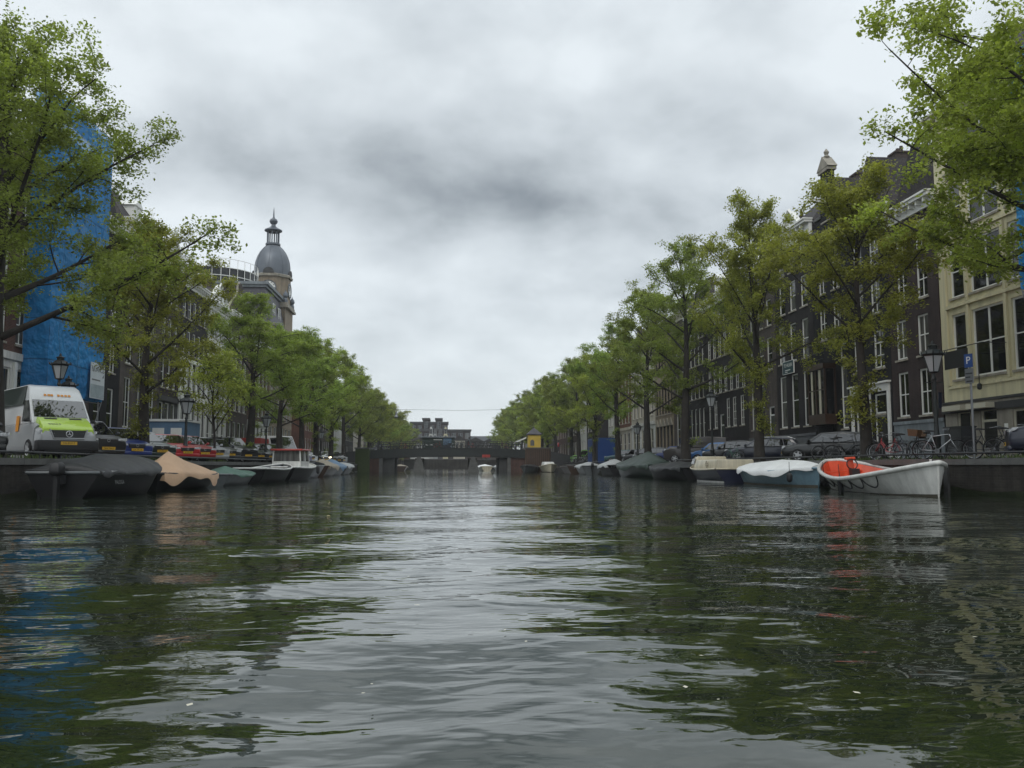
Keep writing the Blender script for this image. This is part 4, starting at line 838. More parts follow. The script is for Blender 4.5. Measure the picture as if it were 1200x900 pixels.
for m_, y, rz, s, sz, lb in (
    (B2, 46.4, 1.1, .84, .97, 'tall full elm with mossy trunk beside the navy estate car'),
    (A, 60.6, 2.9, 1.0, 1.03, 'tall elm behind the black tarped boat and the blue hatchback'),
    (B, 72.2, .4, 1.02, 1.04, 'bare topped elm behind the dark green tarped boat'),
    (A, 85.0, 5.0, .95, .91, 'elm over the grey cars between the green tarped boat and blue container'),
    (B2, 98.5, 3.7, .88, .85, 'elm just behind the blue container'),
    (B, 110.5, 2.2, .92, .92, 'elm above the bright green van near the bridge')): place_tree(m_, TX_R + (0 if y > 50 else .1), y, rz, lb, s, sz, GR)
place_tree(A, TX_R + .3, 118.5, 4.4, 'elm right beside the yellow bridge hut', .9, .95, GR)
for m_, y, rz, s, sz, lb in (
    (B2, 38.6, 5.6, .72, .70, 'low spreading elm with ivy on its trunk behind the beige tarped boat'),
    (A, 58.8, 1.9, .90, .73, 'open crowned elm behind the black parked off-roader'),
    (B, 69.2, .2, .88, .74, 'elm behind the cabin boat with the red roof'),
    (B, 79.4, 2.6, .92, .82, 'elm beside the white delivery van on the left quay'),
    (A, 88.5, 5.6, .9, .82, 'elm behind the beige covered sloop'),
    (B2, 99.5, 3.0, .9, .85, 'elm behind the blue covered boat'),
    (B, 112.0, 1.2, .95, .96, 'last tall elm on the left before the bridge')): place_tree(m_, TX_L - .2, y, rz, lb, s, sz, GL)
place_tree(young, TX_L, 49.2, .5, 'thin young tree standing by the second lantern between parked cars', name='young_tree', group=GL)
for i, y in enumerate((132, 143, 154, 165, 177, 189, 202, 216, 230, 244)):
    rr = random.Random(i)
    for sx, tx, gr in ((-1, -13.2, 'left'), (1, 17.2, 'right')):
        m_ = (A, B, B2)[(i + (sx > 0)) % 3]
        place_tree(m_, tx + sx*rr.uniform(-.3, .3) - sx*(.9 if i > 4 else 0), y + rr.uniform(-2, 2), rr.uniform(0, 6), 'elm in the far row beyond the bridge on the %s bank' % gr, rr.uniform(.88, 1.02), rr.uniform(.78, .92) if sx < 0 else rr.uniform(.88, 1.05), 'elms beyond the bridge on the %s bank' % gr)

# ------------------------------------------------------------------ bridge
YM = (YB0 + YB1)/2
br = thing('bridge', 'low dark three span girder bridge crossing the canal', 'bridge', (0, YB0, 0))
def arch(x): return 2.72 + .42*(1 - ((x - 1.3)/13.)**2)     # deck line rises a little toward mid span
xs_ = [-10.4 + 21.4*i/24 for i in range(25)]
m = MB(); m.loft([[(x, .4, arch(x) - .62), (x, 7.6, arch(x) - .62), (x, 7.6, arch(x)), (x, .4, arch(x))] for x in xs_]); m.build('deck', M['asphalt'], br)
m = MB()
m.loft([[(x, 0, arch(x) - .98), (x, .396, arch(x) - .98), (x, .396, arch(x) + .12), (x, 0, arch(x) + .12)] for x in xs_]); m.loft([[(x, -.06, arch(x) + .123), (x, .45, arch(x) + .123), (x, .45, arch(x) + .2), (x, -.06, arch(x) + .2)] for x in xs_])
for k in range(1, 24): x = xs_[k]; m.box(x - .04, x + .04, -.05, -.003, arch(x) - .96, arch(x) + .1)
m.build('girder', M['iron'], br)
m = MB(); m.loft([[(x, 7.604, arch(x) - .98), (x, 8, arch(x) - .98), (x, 8, arch(x) + .15), (x, 7.604, arch(x) + .15)] for x in xs_]); m.build('girder', M['iron'], br)
for px_ in (-3.75, 3.75):
    m = MB(); m.box(px_ - .55, px_ + .55, .3, 7.7, -2.4, 1.9)
    p_ = m.build('pier', M['quay_brick'], br); m = MB()
    for i, (hw, z0, z1, d) in enumerate(((.8, -.5, .35, -.6), (.7, .36, .72, -.5), (.62, .73, 1.08, -.42), (.54, 1.09, 1.42, -.34), (.44, 1.43, 1.72, -.25), (.3, 1.73, 2.1, -.18))): m.box(px_ - hw, px_ + hw, d, .298, z0, z1)
    m.build('cutwater', M['coping'], p_)
for x0, x1, a0, a1 in ((-8.7, -7.1, -10.5, -8.703), (7.4, 8.5, 8.503, 11.0)):
    m = MB(); m.box(x0, x1, .5, 7.5, -2.4, 1.95); m.build('abutment', M['dark_stone'], br)
    m = MB(); m.box(a0, a1, .2, 7.6, -2.4, 2.05); m.build('abutment', M['brick_red'], br)
    m = MB(); m.box(a1 - .5 if a0 < 0 else a0, a1 if a0 < 0 else a0 + .5, .08, .197, -.2, 2.05); m.build('pilaster', M['coping'], br)
m = MB(); m.box(-12.4, -10.503, -.6, 7.5, -2.4, 3.2); b_ = m.build('end_block', M['moss'], br); MB().box(-12.5, -10.45, -.7, 7.6, 3.203, 3.36).build('coping', M['coping'], b_)
m = MB(); m.box(11.003, 14.5, -.6, 7.5, -2.4, 3.25); b_ = m.build('end_block', M['wood'], br); m = MB()
for k in range(12): m.box(11.05 + k*.29, 11.27 + k*.29, -.66, -.603, -.4, 3.2)
m.build('timber_cladding', M['hull_brown'], b_); MB().box(10.95, 14.55, -.72, 7.6, 3.253, 3.4).build('coping', M['coping'], b_)
for sx in (0.15, 7.8):
    m = MB()
    for z in (.55, .85, 1.15): m.tube([(x, sx, arch(x) + z) for x in xs_], .03 if z < 1 else .045, 5)
    for k in range(25): x = xs_[k]; m.tube([(x, sx, arch(x) + .1), (x, sx, arch(x) + 1.15)], .035, 5)
    m.build('railing', M['iron'], br)
m = MB(); m.box(5.0, 6.1, -.12, -.07, 2.02, 2.4); m.build('traffic_board', M['boat_red'], br)
# keeper's hut on the right end of the bridge
hu = thing('bridge_hut', 'small yellow hut with pointed grey roof on the bridge corner', 'hut', (12.3, YB0 + .6, 3.4))
m = MB(); ops = [(-.45, .05, .0, 1.0)]; m.box(-.85, .85, -.85, .85, 0, 1.75); m.build('wall', mat('yellow_paint', (.55, .38, .05), .6), hu)
m = MB(); m.box(-.98, .98, -.98, .98, 1.753, 1.86); m.loft([[(-1.05,-1.05,1.863),(1.05,-1.05,1.863),(1.05,1.05,1.863),(-1.05,1.05,1.863)], [(-.06,-.06,2.75),(.06,-.06,2.75),(.06,.06,2.75),(-.06,.06,2.75)]]); m.lathe([(.05, 2.75), (.1, 2.85), (0, 3.0)], 8); m.build('roof', M['slate'], hu)
m = MB(); m.prism([(-.6, .25), (-.05, .25), (-.05, .85), (-.14, 1.02), (-.32, 1.1), (-.51, 1.02), (-.6, .85)], lambda x, z: (x, -.87, z), lambda x, z: (x, -.853, z)); m.build('window', M['pane'], hu)
bm_ = thing('barrier', 'raised white barrier arm beside the yellow bridge hut', 'barrier', (11.2, YB0 + .3, 3.4)); m = MB(); m.box(-.12, .12, -.1, .1, 0, .55); m.build('post', M['steel'], bm_)
m = MB(); m.loft([[(-.1 - 1.75*s, -.05, .55 - .75*s + .7), (-.1 - 1.75*s, .05, .55 - .75*s + .7), (.02 - 1.75*s, .05, .8 - .75*s + .7 - .02), (.02 - 1.75*s, -.05, .8 - .75*s + .7)] for s in (0, 1)]); m.build('arm', M['white_paint'], bm_)
# kiosk with a poster on the bridge
ki = thing('kiosk', 'dark green kiosk with blue poster standing on the bridge', 'kiosk', (-.7, YM, 3.0))
m = MB(); m.box(-2.7, 1.9, -1.2, 1.2, 0, 1.85); m.build('wall', M['tarp_dkgreen'], ki); m = MB(); m.box(-2.9, 2.1, -1.5, 1.5, 1.853, 2.0); m.build('roof', M['plinth_grey'], ki)
po = MB().box(.3, 1.45, -1.28, -1.21, .2, 1.75).build('poster', M['tarp_blue'], ki); m = MB(); m.prism([(.33, .25), (1.42, .25), (1.42, 1.15), (1.1, 1.0), (.8, .85), (.5, .7), (.33, .85)], lambda x, z: (x, -1.29, z), lambda x, z: (x, -1.282, z)); m.build('print', M['p_navy'], po)
m = MB(); m.box(-2.2, -1.2, -1.24, -1.203, .7, .85); m.box(-1.1, .1, -1.24, -1.203, 1.5, 1.6); m.build('notice', M['white_paint'], ki)
for k, (x, c_, h_, lb) in enumerate(((-4.6, 'white_stucco', 5.0, 'tall narrow white gable front seen above the kiosk'), (-3.35, 'tarp_silver', 4.4, 'tall narrow grey gable front seen above the kiosk'), (-.2, 'yellow_stucco', 5.0, 'tall narrow yellow gable front seen above the kiosk'), (-1.75, 'slate', 4.6, 'tall narrow slate gable front seen above the kiosk'))):
    f_ = thing('gable_house', lb, 'house', (x, YE + 8, .8)); x_ = .75
    m = MB(); m.prism([(-x_, 0), (x_, 0), (x_, 5.4 + h_*.6), (x_*.55, 6.2 + h_*.7), (x_*.4, 6.4 + h_), (0, 6.8 + h_), (-x_*.4, 6.4 + h_), (-x_*.55, 6.2 + h_*.7), (-x_, 5.4 + h_*.6)], lambda u, z: (u, 0, z), lambda u, z: (u, 8, z)); m.build('wall', M[c_], f_)
    for z in (3, 5.4, 7.6, 9.6): window(f_, -.35, z, .7, 1.5, 1, 2, 'grey_paint', None).location.y = -.15
# ------------------------------------------------------------------ background across the end of the canal
far = thing('office_block', 'long dark apartment block with stepped top closing the view', 'apartment block', (-4, 300, 1.0))
def block(x0, x1, y0, z0, z1, n, mt='brick_plum'):
    m = MB(); m.box(x0, x1, y0, y0 + 12, z0, z1 - .6); w_ = m.build('wall', M[mt], far); MB().box(x0 - .3, x1 + .3, y0 - .4, y0 + 12.4, z1 - .598, z1).build('roof', M['dark_stone'], w_)
    for i in range(n):
        u = x0 + (x1 - x0)*(i + .5)/n; ww = (x1 - x0)/n*.62
        o = link('window', window_mesh(round(ww, 1), 1.9, 2, 2, 'plinth_grey', None, 'double')[0], far, (u - ww/2, y0 - .2, z1 - 3.2)); link('pane', window_mesh(round(ww, 1), 1.9, 2, 2, 'plinth_grey', None, 'double')[1], o)
block(-13.5, 12.5, 0, 0, 12.5, 11); block(-8.5, 4.5, 1.2, 12.5, 15.2, 6); block(-4.2, -2, .8, 15.2, 16.5, 1); block(.3, 2.4, .8, 15.2, 16.5, 1)
m = MB(); m.box(-22, -13.503, 1, 12, 0, 10.6); m.build('wall', M['grey_paint'], far); m = MB(); m.box(12.503, 24, 1, 12, 0, 10.2); m.build('wall', M['grey_paint'], far)
rf = random.Random(4)
for i, (x, W, H, c_, lb) in enumerate(((-17, 6, 5.4, 'brick_red', 'low red brick house left of centre on the far cross quay'), (-10.6, 5.6, 5.0, 'white_stucco', 'low white house left of the grey gables on the far cross quay'), (2.2, 3.4, 5.6, 'cream_stucco', 'low cream house right of the yellow gable on the far cross quay'), (5.8, 6, 5.0, 'brick_brown', 'low brown house right of centre on the far cross quay'), (12, 7, 5.6, 'brick_taupe', 'grey brown house at the right end of the far cross quay'))):
    t = thing('terraced_house', lb, 'house', (x, YE + 6, 2.8)); m = MB(); m.box(0, W, 0, 8, 0, H); m.build('wall', M[c_], t)
    m = MB(); m.prism([(-.2, H), (W + .2, H), (W/2, H + 1.5)], lambda u, z: (u, -.2, z), lambda u, z: (u, 8.2, z)); m.build('roof', M['roof_tile'], t)
    for z in (.8, 3.1):
        for u in cols(W, max(2, int(W/1.6)), .8): window(t, u[0], z, .8, 1.6, 1, 2, 'plinth_grey', None).location.y = -.16
wl_ = thing('span_wire_lamp', 'pendant street lamp on a wire spanning the canal by the bridge', 'street lamp', (-6.9, 118.6, 0))
m = MB(); m.tube([(-6.5, 0, 9.3), (0, 0, 8.62), (9, 0, 8.5), (16, 0, 8.7), (23.5, 0, 9.4)], .018, 4); m.build('wire', M['iron'], wl_)
m = MB(); m.tube([(0, 0, 8.62), (0, 0, 8.3)], .03, 5); m.lathe([(.05, 8.3), (.12, 8.2), (.18, 7.8), (.28, 7.6), (.2, 7.45), (.0, 7.4)], 10); m.build('lamp_head', M['galv'], wl_)

# ------------------------------------------------------------------ vehicles (x forward, origin on the ground below the middle)
WHEEL = {}
def wheel_mesh(rd, wd):
    k = (rd, wd)
    if k not in WHEEL:
        ty = MB(); ty.loft([[(r*math.cos(6.28318*i/22), y, r*math.sin(6.28318*i/22)) for i in range(22)] for r, y in ((rd*.68, -wd*.5), (rd*.94, -wd*.5), (rd, -wd*.36), (rd, wd*.36), (rd*.94, wd*.5), (rd*.68, wd*.5))], cap=False)
        rm = MB(); rm.loft([[(r*math.cos(6.28318*i/22), y, r*math.sin(6.28318*i/22)) for i in range(22)] for r, y in ((rd*.68, -wd*.5), (rd*.64, -wd*.47), (rd*.60, -wd*.40), (rd*.59, -wd*.37))], cap=False)
        for i in range(5):
            a = 6.28318*i/5; d = Vector((math.cos(a), 0, math.sin(a))); s = Vector((-math.sin(a), 0, math.cos(a)))
            rm.loft([[d*rd*.08 + s*w_ + Vector((0, y, 0)) for w_, y in ((-.05, -wd*.46), (.05, -wd*.46), (.05, -wd*.39), (-.05, -wd*.39))], [d*rd*.63 + s*w_ + Vector((0, y, 0)) for w_, y in ((-.035, -wd*.48), (.035, -wd*.48), (.035, -wd*.39), (-.035, -wd*.39))]])
        rm.cyl((0, -wd*.48, 0), (0, -wd*.39, 0), rd*.16, 12); dk = MB().cyl((0, -wd*.385, 0), (0, wd*.3, 0), rd*.66, 20)
        WHEEL[k] = (ty.mesh('tyre', M['tyre']), rm.mesh('rim', M['rim']), dk.mesh('brake_disc', M['trim_black']))
        for me in WHEEL[k][:1]: me.polygons.foreach_set('use_smooth', [True]*len(me.polygons)); me.set_sharp_from_angle(angle=R(40))
    return WHEEL[k]
PLATE = MB().box(0, .02, -.26, .26, 0, .11).mesh('number_plate', M['plate_yellow'])
PTXT = {}
def plate(t, x, z, s):
    p = link('number_plate', PLATE, t, (x, 0, z)); k = s
    if k not in PTXT: PTXT[k] = text_mesh(s, .095, M['plate_ink'])
    o = link('lettering', PTXT[k], p, (.021, 0, .055)); o.rotation_euler = (R(90), 0, R(90))
def car(label, col, x, y, rz, L_=4.3, W=1.76, H=1.46, hood=.93, belt=.96, a=1.05, b=1.75, c=-1.35, d=-2.0, tail=.98, cat='car', name='parked_car', pl='47-GRB-3', rails=False, wd=.21, rd=.315, grp='cars parked along the quay', trim_=None, boxy=False, front=.30, lit=False, roofc=None):
    """a/b: base and top of the windscreen, c/d: top and base of the rear window (metres from the middle)"""
    t = thing(name, label, cat, (x, y, QZ + .005), rz, grp); pm = M['p_' + col]; hw = W/2; h2 = L_/2
    def ring(px, zl, zt, w_, crown=.02): 
        k = .74*w_; return [(px, -k, zl), (px, -w_*.97, zl + .12), (px, -w_, zl + (zt - zl)*.55), (px, -w_*.965, zt - .07), (px, -w_*.86, zt), (px, 0, zt + crown), (px, w_*.86, zt), (px, w_*.965, zt - .07), (px, w_, zl + (zt - zl)*.55), (px, w_*.97, zl + .12), (px, k, zl), (px, 0, zl)]
    st = [(h2, .36, hood - front*.85, hw*.80), (h2 - .03, .27, hood - front*.6, hw*.86), (h2 - .16, .2, hood - front*.34, hw*.94), (h2 - .5, .19, hood - .09, hw*.99), ((h2 + a)/2, .19, hood - .02, hw), (a - .02, .19, belt, hw), (0, .19, belt + .02, hw), (d + .25, .19, belt + .05, hw), (d - .02, .19, tail, hw*.99), (-h2 + .2, .2, tail - .03, hw*.96), (-h2 + .05, .26, tail - .08, hw*.9), (-h2, .36, tail - .22, hw*.84)]
    if d - .02 < -h2 + .22: st = st[:8] + [(-h2 + .16, .2, tail, hw*.97), (-h2 + .04, .26, tail - .06, hw*.92), (-h2, .36, tail - .16, hw*.88)]
    m = MB(); m.loft([ring(*s) for s in st]); bd = m.build('body', pm, t)
    if boxy: bevel(bd, .05, 3)
    else: subsurf(bd, 2)
    # cabin
    wb, wr = hw*.955, hw*(.90 if boxy else .80); zb = belt - .04; zr = H
    P = {(s, k): p for s in (-1, 1) for k, p in (('a', (a, s*wb, zb)), ('b', (b if b < a else a - .7, s*wr, zr - .05)), ('c', (c, s*wr, zr - .06)), ('d', (d, s*wb, zb)))}
    bx = P[1,'b'][0]; mid = (bx + c)/2
    secs = [[(a, -wb, zb), (a, wb, zb), (a - .001, wb*.98, zb + .01), (a - .001, -wb*.98, zb + .01)]]
    m = MB(); rr_ = lambda px, z, w_: [(px, -w_, z), (px, w_, z)]
    vs = [(a,-wb,zb),(a,wb,zb),(d,wb,zb),(d,-wb,zb),(bx,-wr,zr-.05),(bx,wr,zr-.05),(mid,wr*1.0,zr),(c,wr,zr-.06),(c,-wr,zr-.06),(mid,-wr*1.0,zr)]
    m.add(vs, [(3,2,1,0),(0,1,5,4),(2,3,8,7),(4,5,6,9),(9,6,7,8),(1,2,7,6,5),(0,4,9,8,3)]); cb = bevel(m.build('cabin', M['p_' + (roofc or col)], t), .07, 3)
    def panel(p00, p10, p11, p01, u0, u1, v0, v1, off, nm, par=None):
        p00, p10, p11, p01 = map(Vector, (p00, p10, p11, p01)); f = lambda u, v: (p00*(1-u) + p10*u)*(1-v) + (p01*(1-u) + p11*u)*v
        n = (p10 - p00).cross(p01 - p00).normalized(); n = n if n.dot((p00 + p11)/2 - Vector((mid, 0, 1))) > 0 else -n
        q = [f(u0, v0), f(u1, v0), f(u1, v1), f(u0, v1)]
        mm = MB(); mm.loft([[x + n*(off - .03) for x in q], [x + n*off for x in q]]); return mm.build(nm, M['car_glass'], par or t)
    panel(P[-1,'a'], P[1,'a'], P[1,'b'], P[-1,'b'], .05, .95, .10, .93, .012, 'windscreen')
    if not boxy or cat == 'car':
        panel(P[-1,'d'], P[1,'d'], P[1,'c'], P[-1,'c'], .09, .91, .14, .88, .012, 'rear_window')
    for s in (-1, 1):
        A_, B_, C_, D_ = P[s,'a'], P[s,'b'], P[s,'c'], P[s,'d']
        spans = ((.07, .385), (.405, .72), (.74, .90)) if cat == 'car' and not boxy else ((.045, .30),) if boxy else ((.06, .47), (.5, .9))
        for u0, u1 in spans: panel(A_, D_, C_, B_, u0, u1, .13, .87, .012, 'side_window')
    # wheels, arches
    fx, rx = h2 - .82, -h2 + .78
    if boxy: fx, rx = h2 - .95, -h2 + 1.15
    for s in (-1, 1):
        for wx in (fx, rx):
            m = MB(); m.cyl((wx, s*(hw - .30), rd + .01), (wx, s*(hw - .02), rd + .01), rd + .065, 20); m.build('wheel_arch', M['trim_black'], t)
            ty, rm, dk = wheel_mesh(rd, wd); w_ = link('wheel', ty, t, (wx, s*(hw - wd*.5 + .035), rd), 0 if s < 0 else R(180)); link('rim', rm, w_); link('brake_disc', dk, w_)
        # headlight and tail light, mirror
        zh = hood - front*.62; x0 = h2 - .035
        m = MB(); m.loft([[(x0 - .02, s*hw*.44, zh - .045), (x0 - .02, s*hw*.44, zh + .035), (x0 - .05, s*hw*.78, zh + .065), (x0 - .05, s*hw*.78, zh - .05)], [(x0 + .055, s*hw*.46, zh - .04), (x0 + .03, s*hw*.46, zh + .03), (x0 - .02, s*hw*.78, zh + .06), (x0 - .005, s*hw*.78, zh - .045)]])
        m.loft([[(x0 - .05, s*hw*.78, zh - .05), (x0 - .05, s*hw*.78, zh + .065), (x0 - .05, s*hw*.9, zh + .08), (x0 - .05, s*hw*.9, zh - .04)], [(x0 - .005, s*hw*.78, zh - .045), (x0 - .02, s*hw*.78, zh + .06), (x0 - .24, s*hw*.985, zh + .10), (x0 - .16, s*hw*.985, zh + .01)]])
        hl = bevel(m.build('headlight', M['lens_lit'] if lit else M['lens_white'], t), .015, 2)
        m = MB(); m.box(-h2 - .02 + .06, -h2 + .2, s*hw*.72 - .1, s*hw*.72 + .1, tail - .38, tail - .12); m.build('tail_light', M['lens_red'], t)
        m = MB(); m.lathe([(0, -.07), (.07, -.06), (.09, 0), (.07, .06), (0, .07)], 8, (a - .18, s*(hw + .09), belt + .08)); m.box(a - .2, a - .12, min(s*hw*.9, s*(hw + .08)), max(s*hw*.9, s*(hw + .08)), belt + .02, belt + .06); m.build('door_mirror', M['trim_black'] if boxy else pm, t)
    zg = hood - front*.75
    m = MB(); m.box(h2 - .04, h2 + .022, -hw*.40, hw*.40, zg - .1, zg + .07); m.build('grille', M['trim_black'], t)
    m = MB(); m.box(h2 - .1, h2 + .03, -hw*.78, hw*.78, .24, .40); 
    bm2 = bevel(m.build('bumper', M['trim_black'] if (trim_ or boxy) else pm, t), .04, 3)
    m = MB(); m.box(h2 + .022, h2 + .03, -hw*.38, hw*.38, zg + .055, zg + .07); m.ring((h2 + .03, 0, zg), (1, 0, 0), .055, .008, 14, 4); m.build('badge', M['chrome'], t)
    plate(t, h2 + .035, .40 if not boxy else .5, pl)
    if rails:
        for s in (-1, 1):
            m = MB(); m.tube([(bx - .1, s*wr*.9, zr - .05), (bx - .25, s*wr*.92, zr + .03), (c + .25, s*wr*.92, zr + .03), (c, s*wr*.9, zr - .06)], .018, 6); m.build('roof_rail', M['chrome'], t)
        for s in (-1, 1):
            A_, D_ = P[s,'a'], P[s,'d']; m = MB(); m.tube([(A_[0] - .15, s*(wb + .005), belt + .01), (D_[0] + .3, s*(wb + .005), belt + .02)], .011, 4); m.build('window_trim', M['chrome'], t)
    return t
ml, nl_, ll_, pl_ = newmat('lens_lit'); pl_.inputs['Emission Color'].default_value = (1, .8, .45, 1); pl_.inputs['Emission Strength'].default_value = 4; M['lens_lit'] = ml
HATCH = dict(L_=4.05, H=1.48, hood=.86, belt=.92, a=1.0, b=.35, c=-1.45, d=-1.92, tail=.98)
ESTATE = dict(L_=4.6, H=1.48, hood=.88, belt=.94, a=1.12, b=.35, c=-1.75, d=-2.2, tail=1.0, W=1.82)
SALOON = dict(L_=4.45, H=1.44, hood=.85, belt=.92, a=1.05, b=.3, c=-.95, d=-1.65, tail=1.0)
SUV = dict(L_=4.6, H=1.72, W=1.88, hood=1.10, belt=1.10, a=1.05, b=.45, c=-1.75, d=-2.15, tail=1.12, rd=.36, front=.40)
MPV = dict(L_=4.4, H=1.62, hood=.98, belt=1.0, a=1.25, b=.45, c=-1.7, d=-2.1, tail=1.0)
SUP = dict(L_=4.6, H=1.5, a=1.1, b=.3, c=-1.6, d=-2.2)
VAN = dict(L_=5.0, W=1.95, H=2.0, hood=1.22, belt=1.16, a=1.45, b=.72, c=-2.42, d=-2.48, tail=1.16, boxy=True, cat='van', name='parked_van', rd=.34, front=.42, grp='vans parked along the quay')
# left quay: nose to the canal at an angle, seen from the front
HL = R(-41)
def left(y, label, col, kind, nx=-12.75, **k):
    kw = dict(kind); kw.update(k); h = kw['L_']/2; return car(label, col, nx - .25 - math.cos(HL)*h, y - math.sin(HL)*h, HL, **kw)
left(25.0, 'black hatchback left of the lime van, only its nose showing', 'black', HATCH, pl='12-KHX-8')
left(34.1, 'black people carrier between the lime van and the blue hatchback', 'black', MPV, pl='58-LTN-2')
left(37.2, 'bright blue hatchback beside the black people carrier', 'blue', HATCH, pl='ZX-TR-18')
left(40.4, 'dark bottle green saloon between the blue and the red cars', 'bottle', SALOON, pl='LH-PD-27')
left(44.3, 'first of two red cars behind the beige tarp, a saloon', 'red', SALOON, pl='SF-GN-93')
left(47.4, 'second of two red cars, right beside the silver hatchback', 'dark_red', HATCH, pl='91-NDF-4')
left(50.3, 'silver hatchback beside the red hatchback', 'silver', HATCH, pl='44-ZPR-6')
left(53.1, 'dark grey hatchback between the silver hatchback and black off-roader', 'dark_grey', HATCH, pl='63-TBS-1')
left(57.6, 'big black off-roader with chromed grille on the left quay', 'black', SUV, pl='9-XKD-55')
left(61.5, 'black saloon right of the black off-roader', 'black', SALOON, pl='JT-VB-04')
left(64.6, 'grey hatchback second from the black off-roader', 'grey', HATCH, pl='PN-RD-61')
left(67.8, 'black estate behind the cabin boat with the red roof', 'black', ESTATE, pl='07-SVK-9')
left(71.0, 'grey people carrier behind the cabin boat, left of the white van', 'grey', MPV, pl='33-GHT-7')
left(81.0, 'violet grey hatchback just right of the white delivery van', 'violet', HATCH, pl='28-DFX-5')
left(84.6, 'white hatchback beyond the violet car on the left quay', 'white', HATCH, pl='71-RLP-3')
left(88.5, 'dark navy car beyond the white hatchback on the left quay', 'navy', HATCH, pl='56-JBN-1')
left(94.5, 'small white car with lit headlamps under the far left elms', 'white', HATCH, pl='19-HZK-2', lit=True)
left(100.5, 'dark grey saloon parked third from the left end of the bridge', 'dark_grey', SALOON, pl='82-XNG-6')
left(105.5, 'black hatchback parked second from the left end of the bridge', 'black', HATCH, pl='15-KTR-8')
left(110, 'silver people carrier parked nearest the left end of the bridge', 'silver', MPV, pl='40-PLF-9')
left(76.2, 'white high roofed delivery van behind the moored cabin boat', 'white', VAN, H=2.45, pl='5-VBT-72')
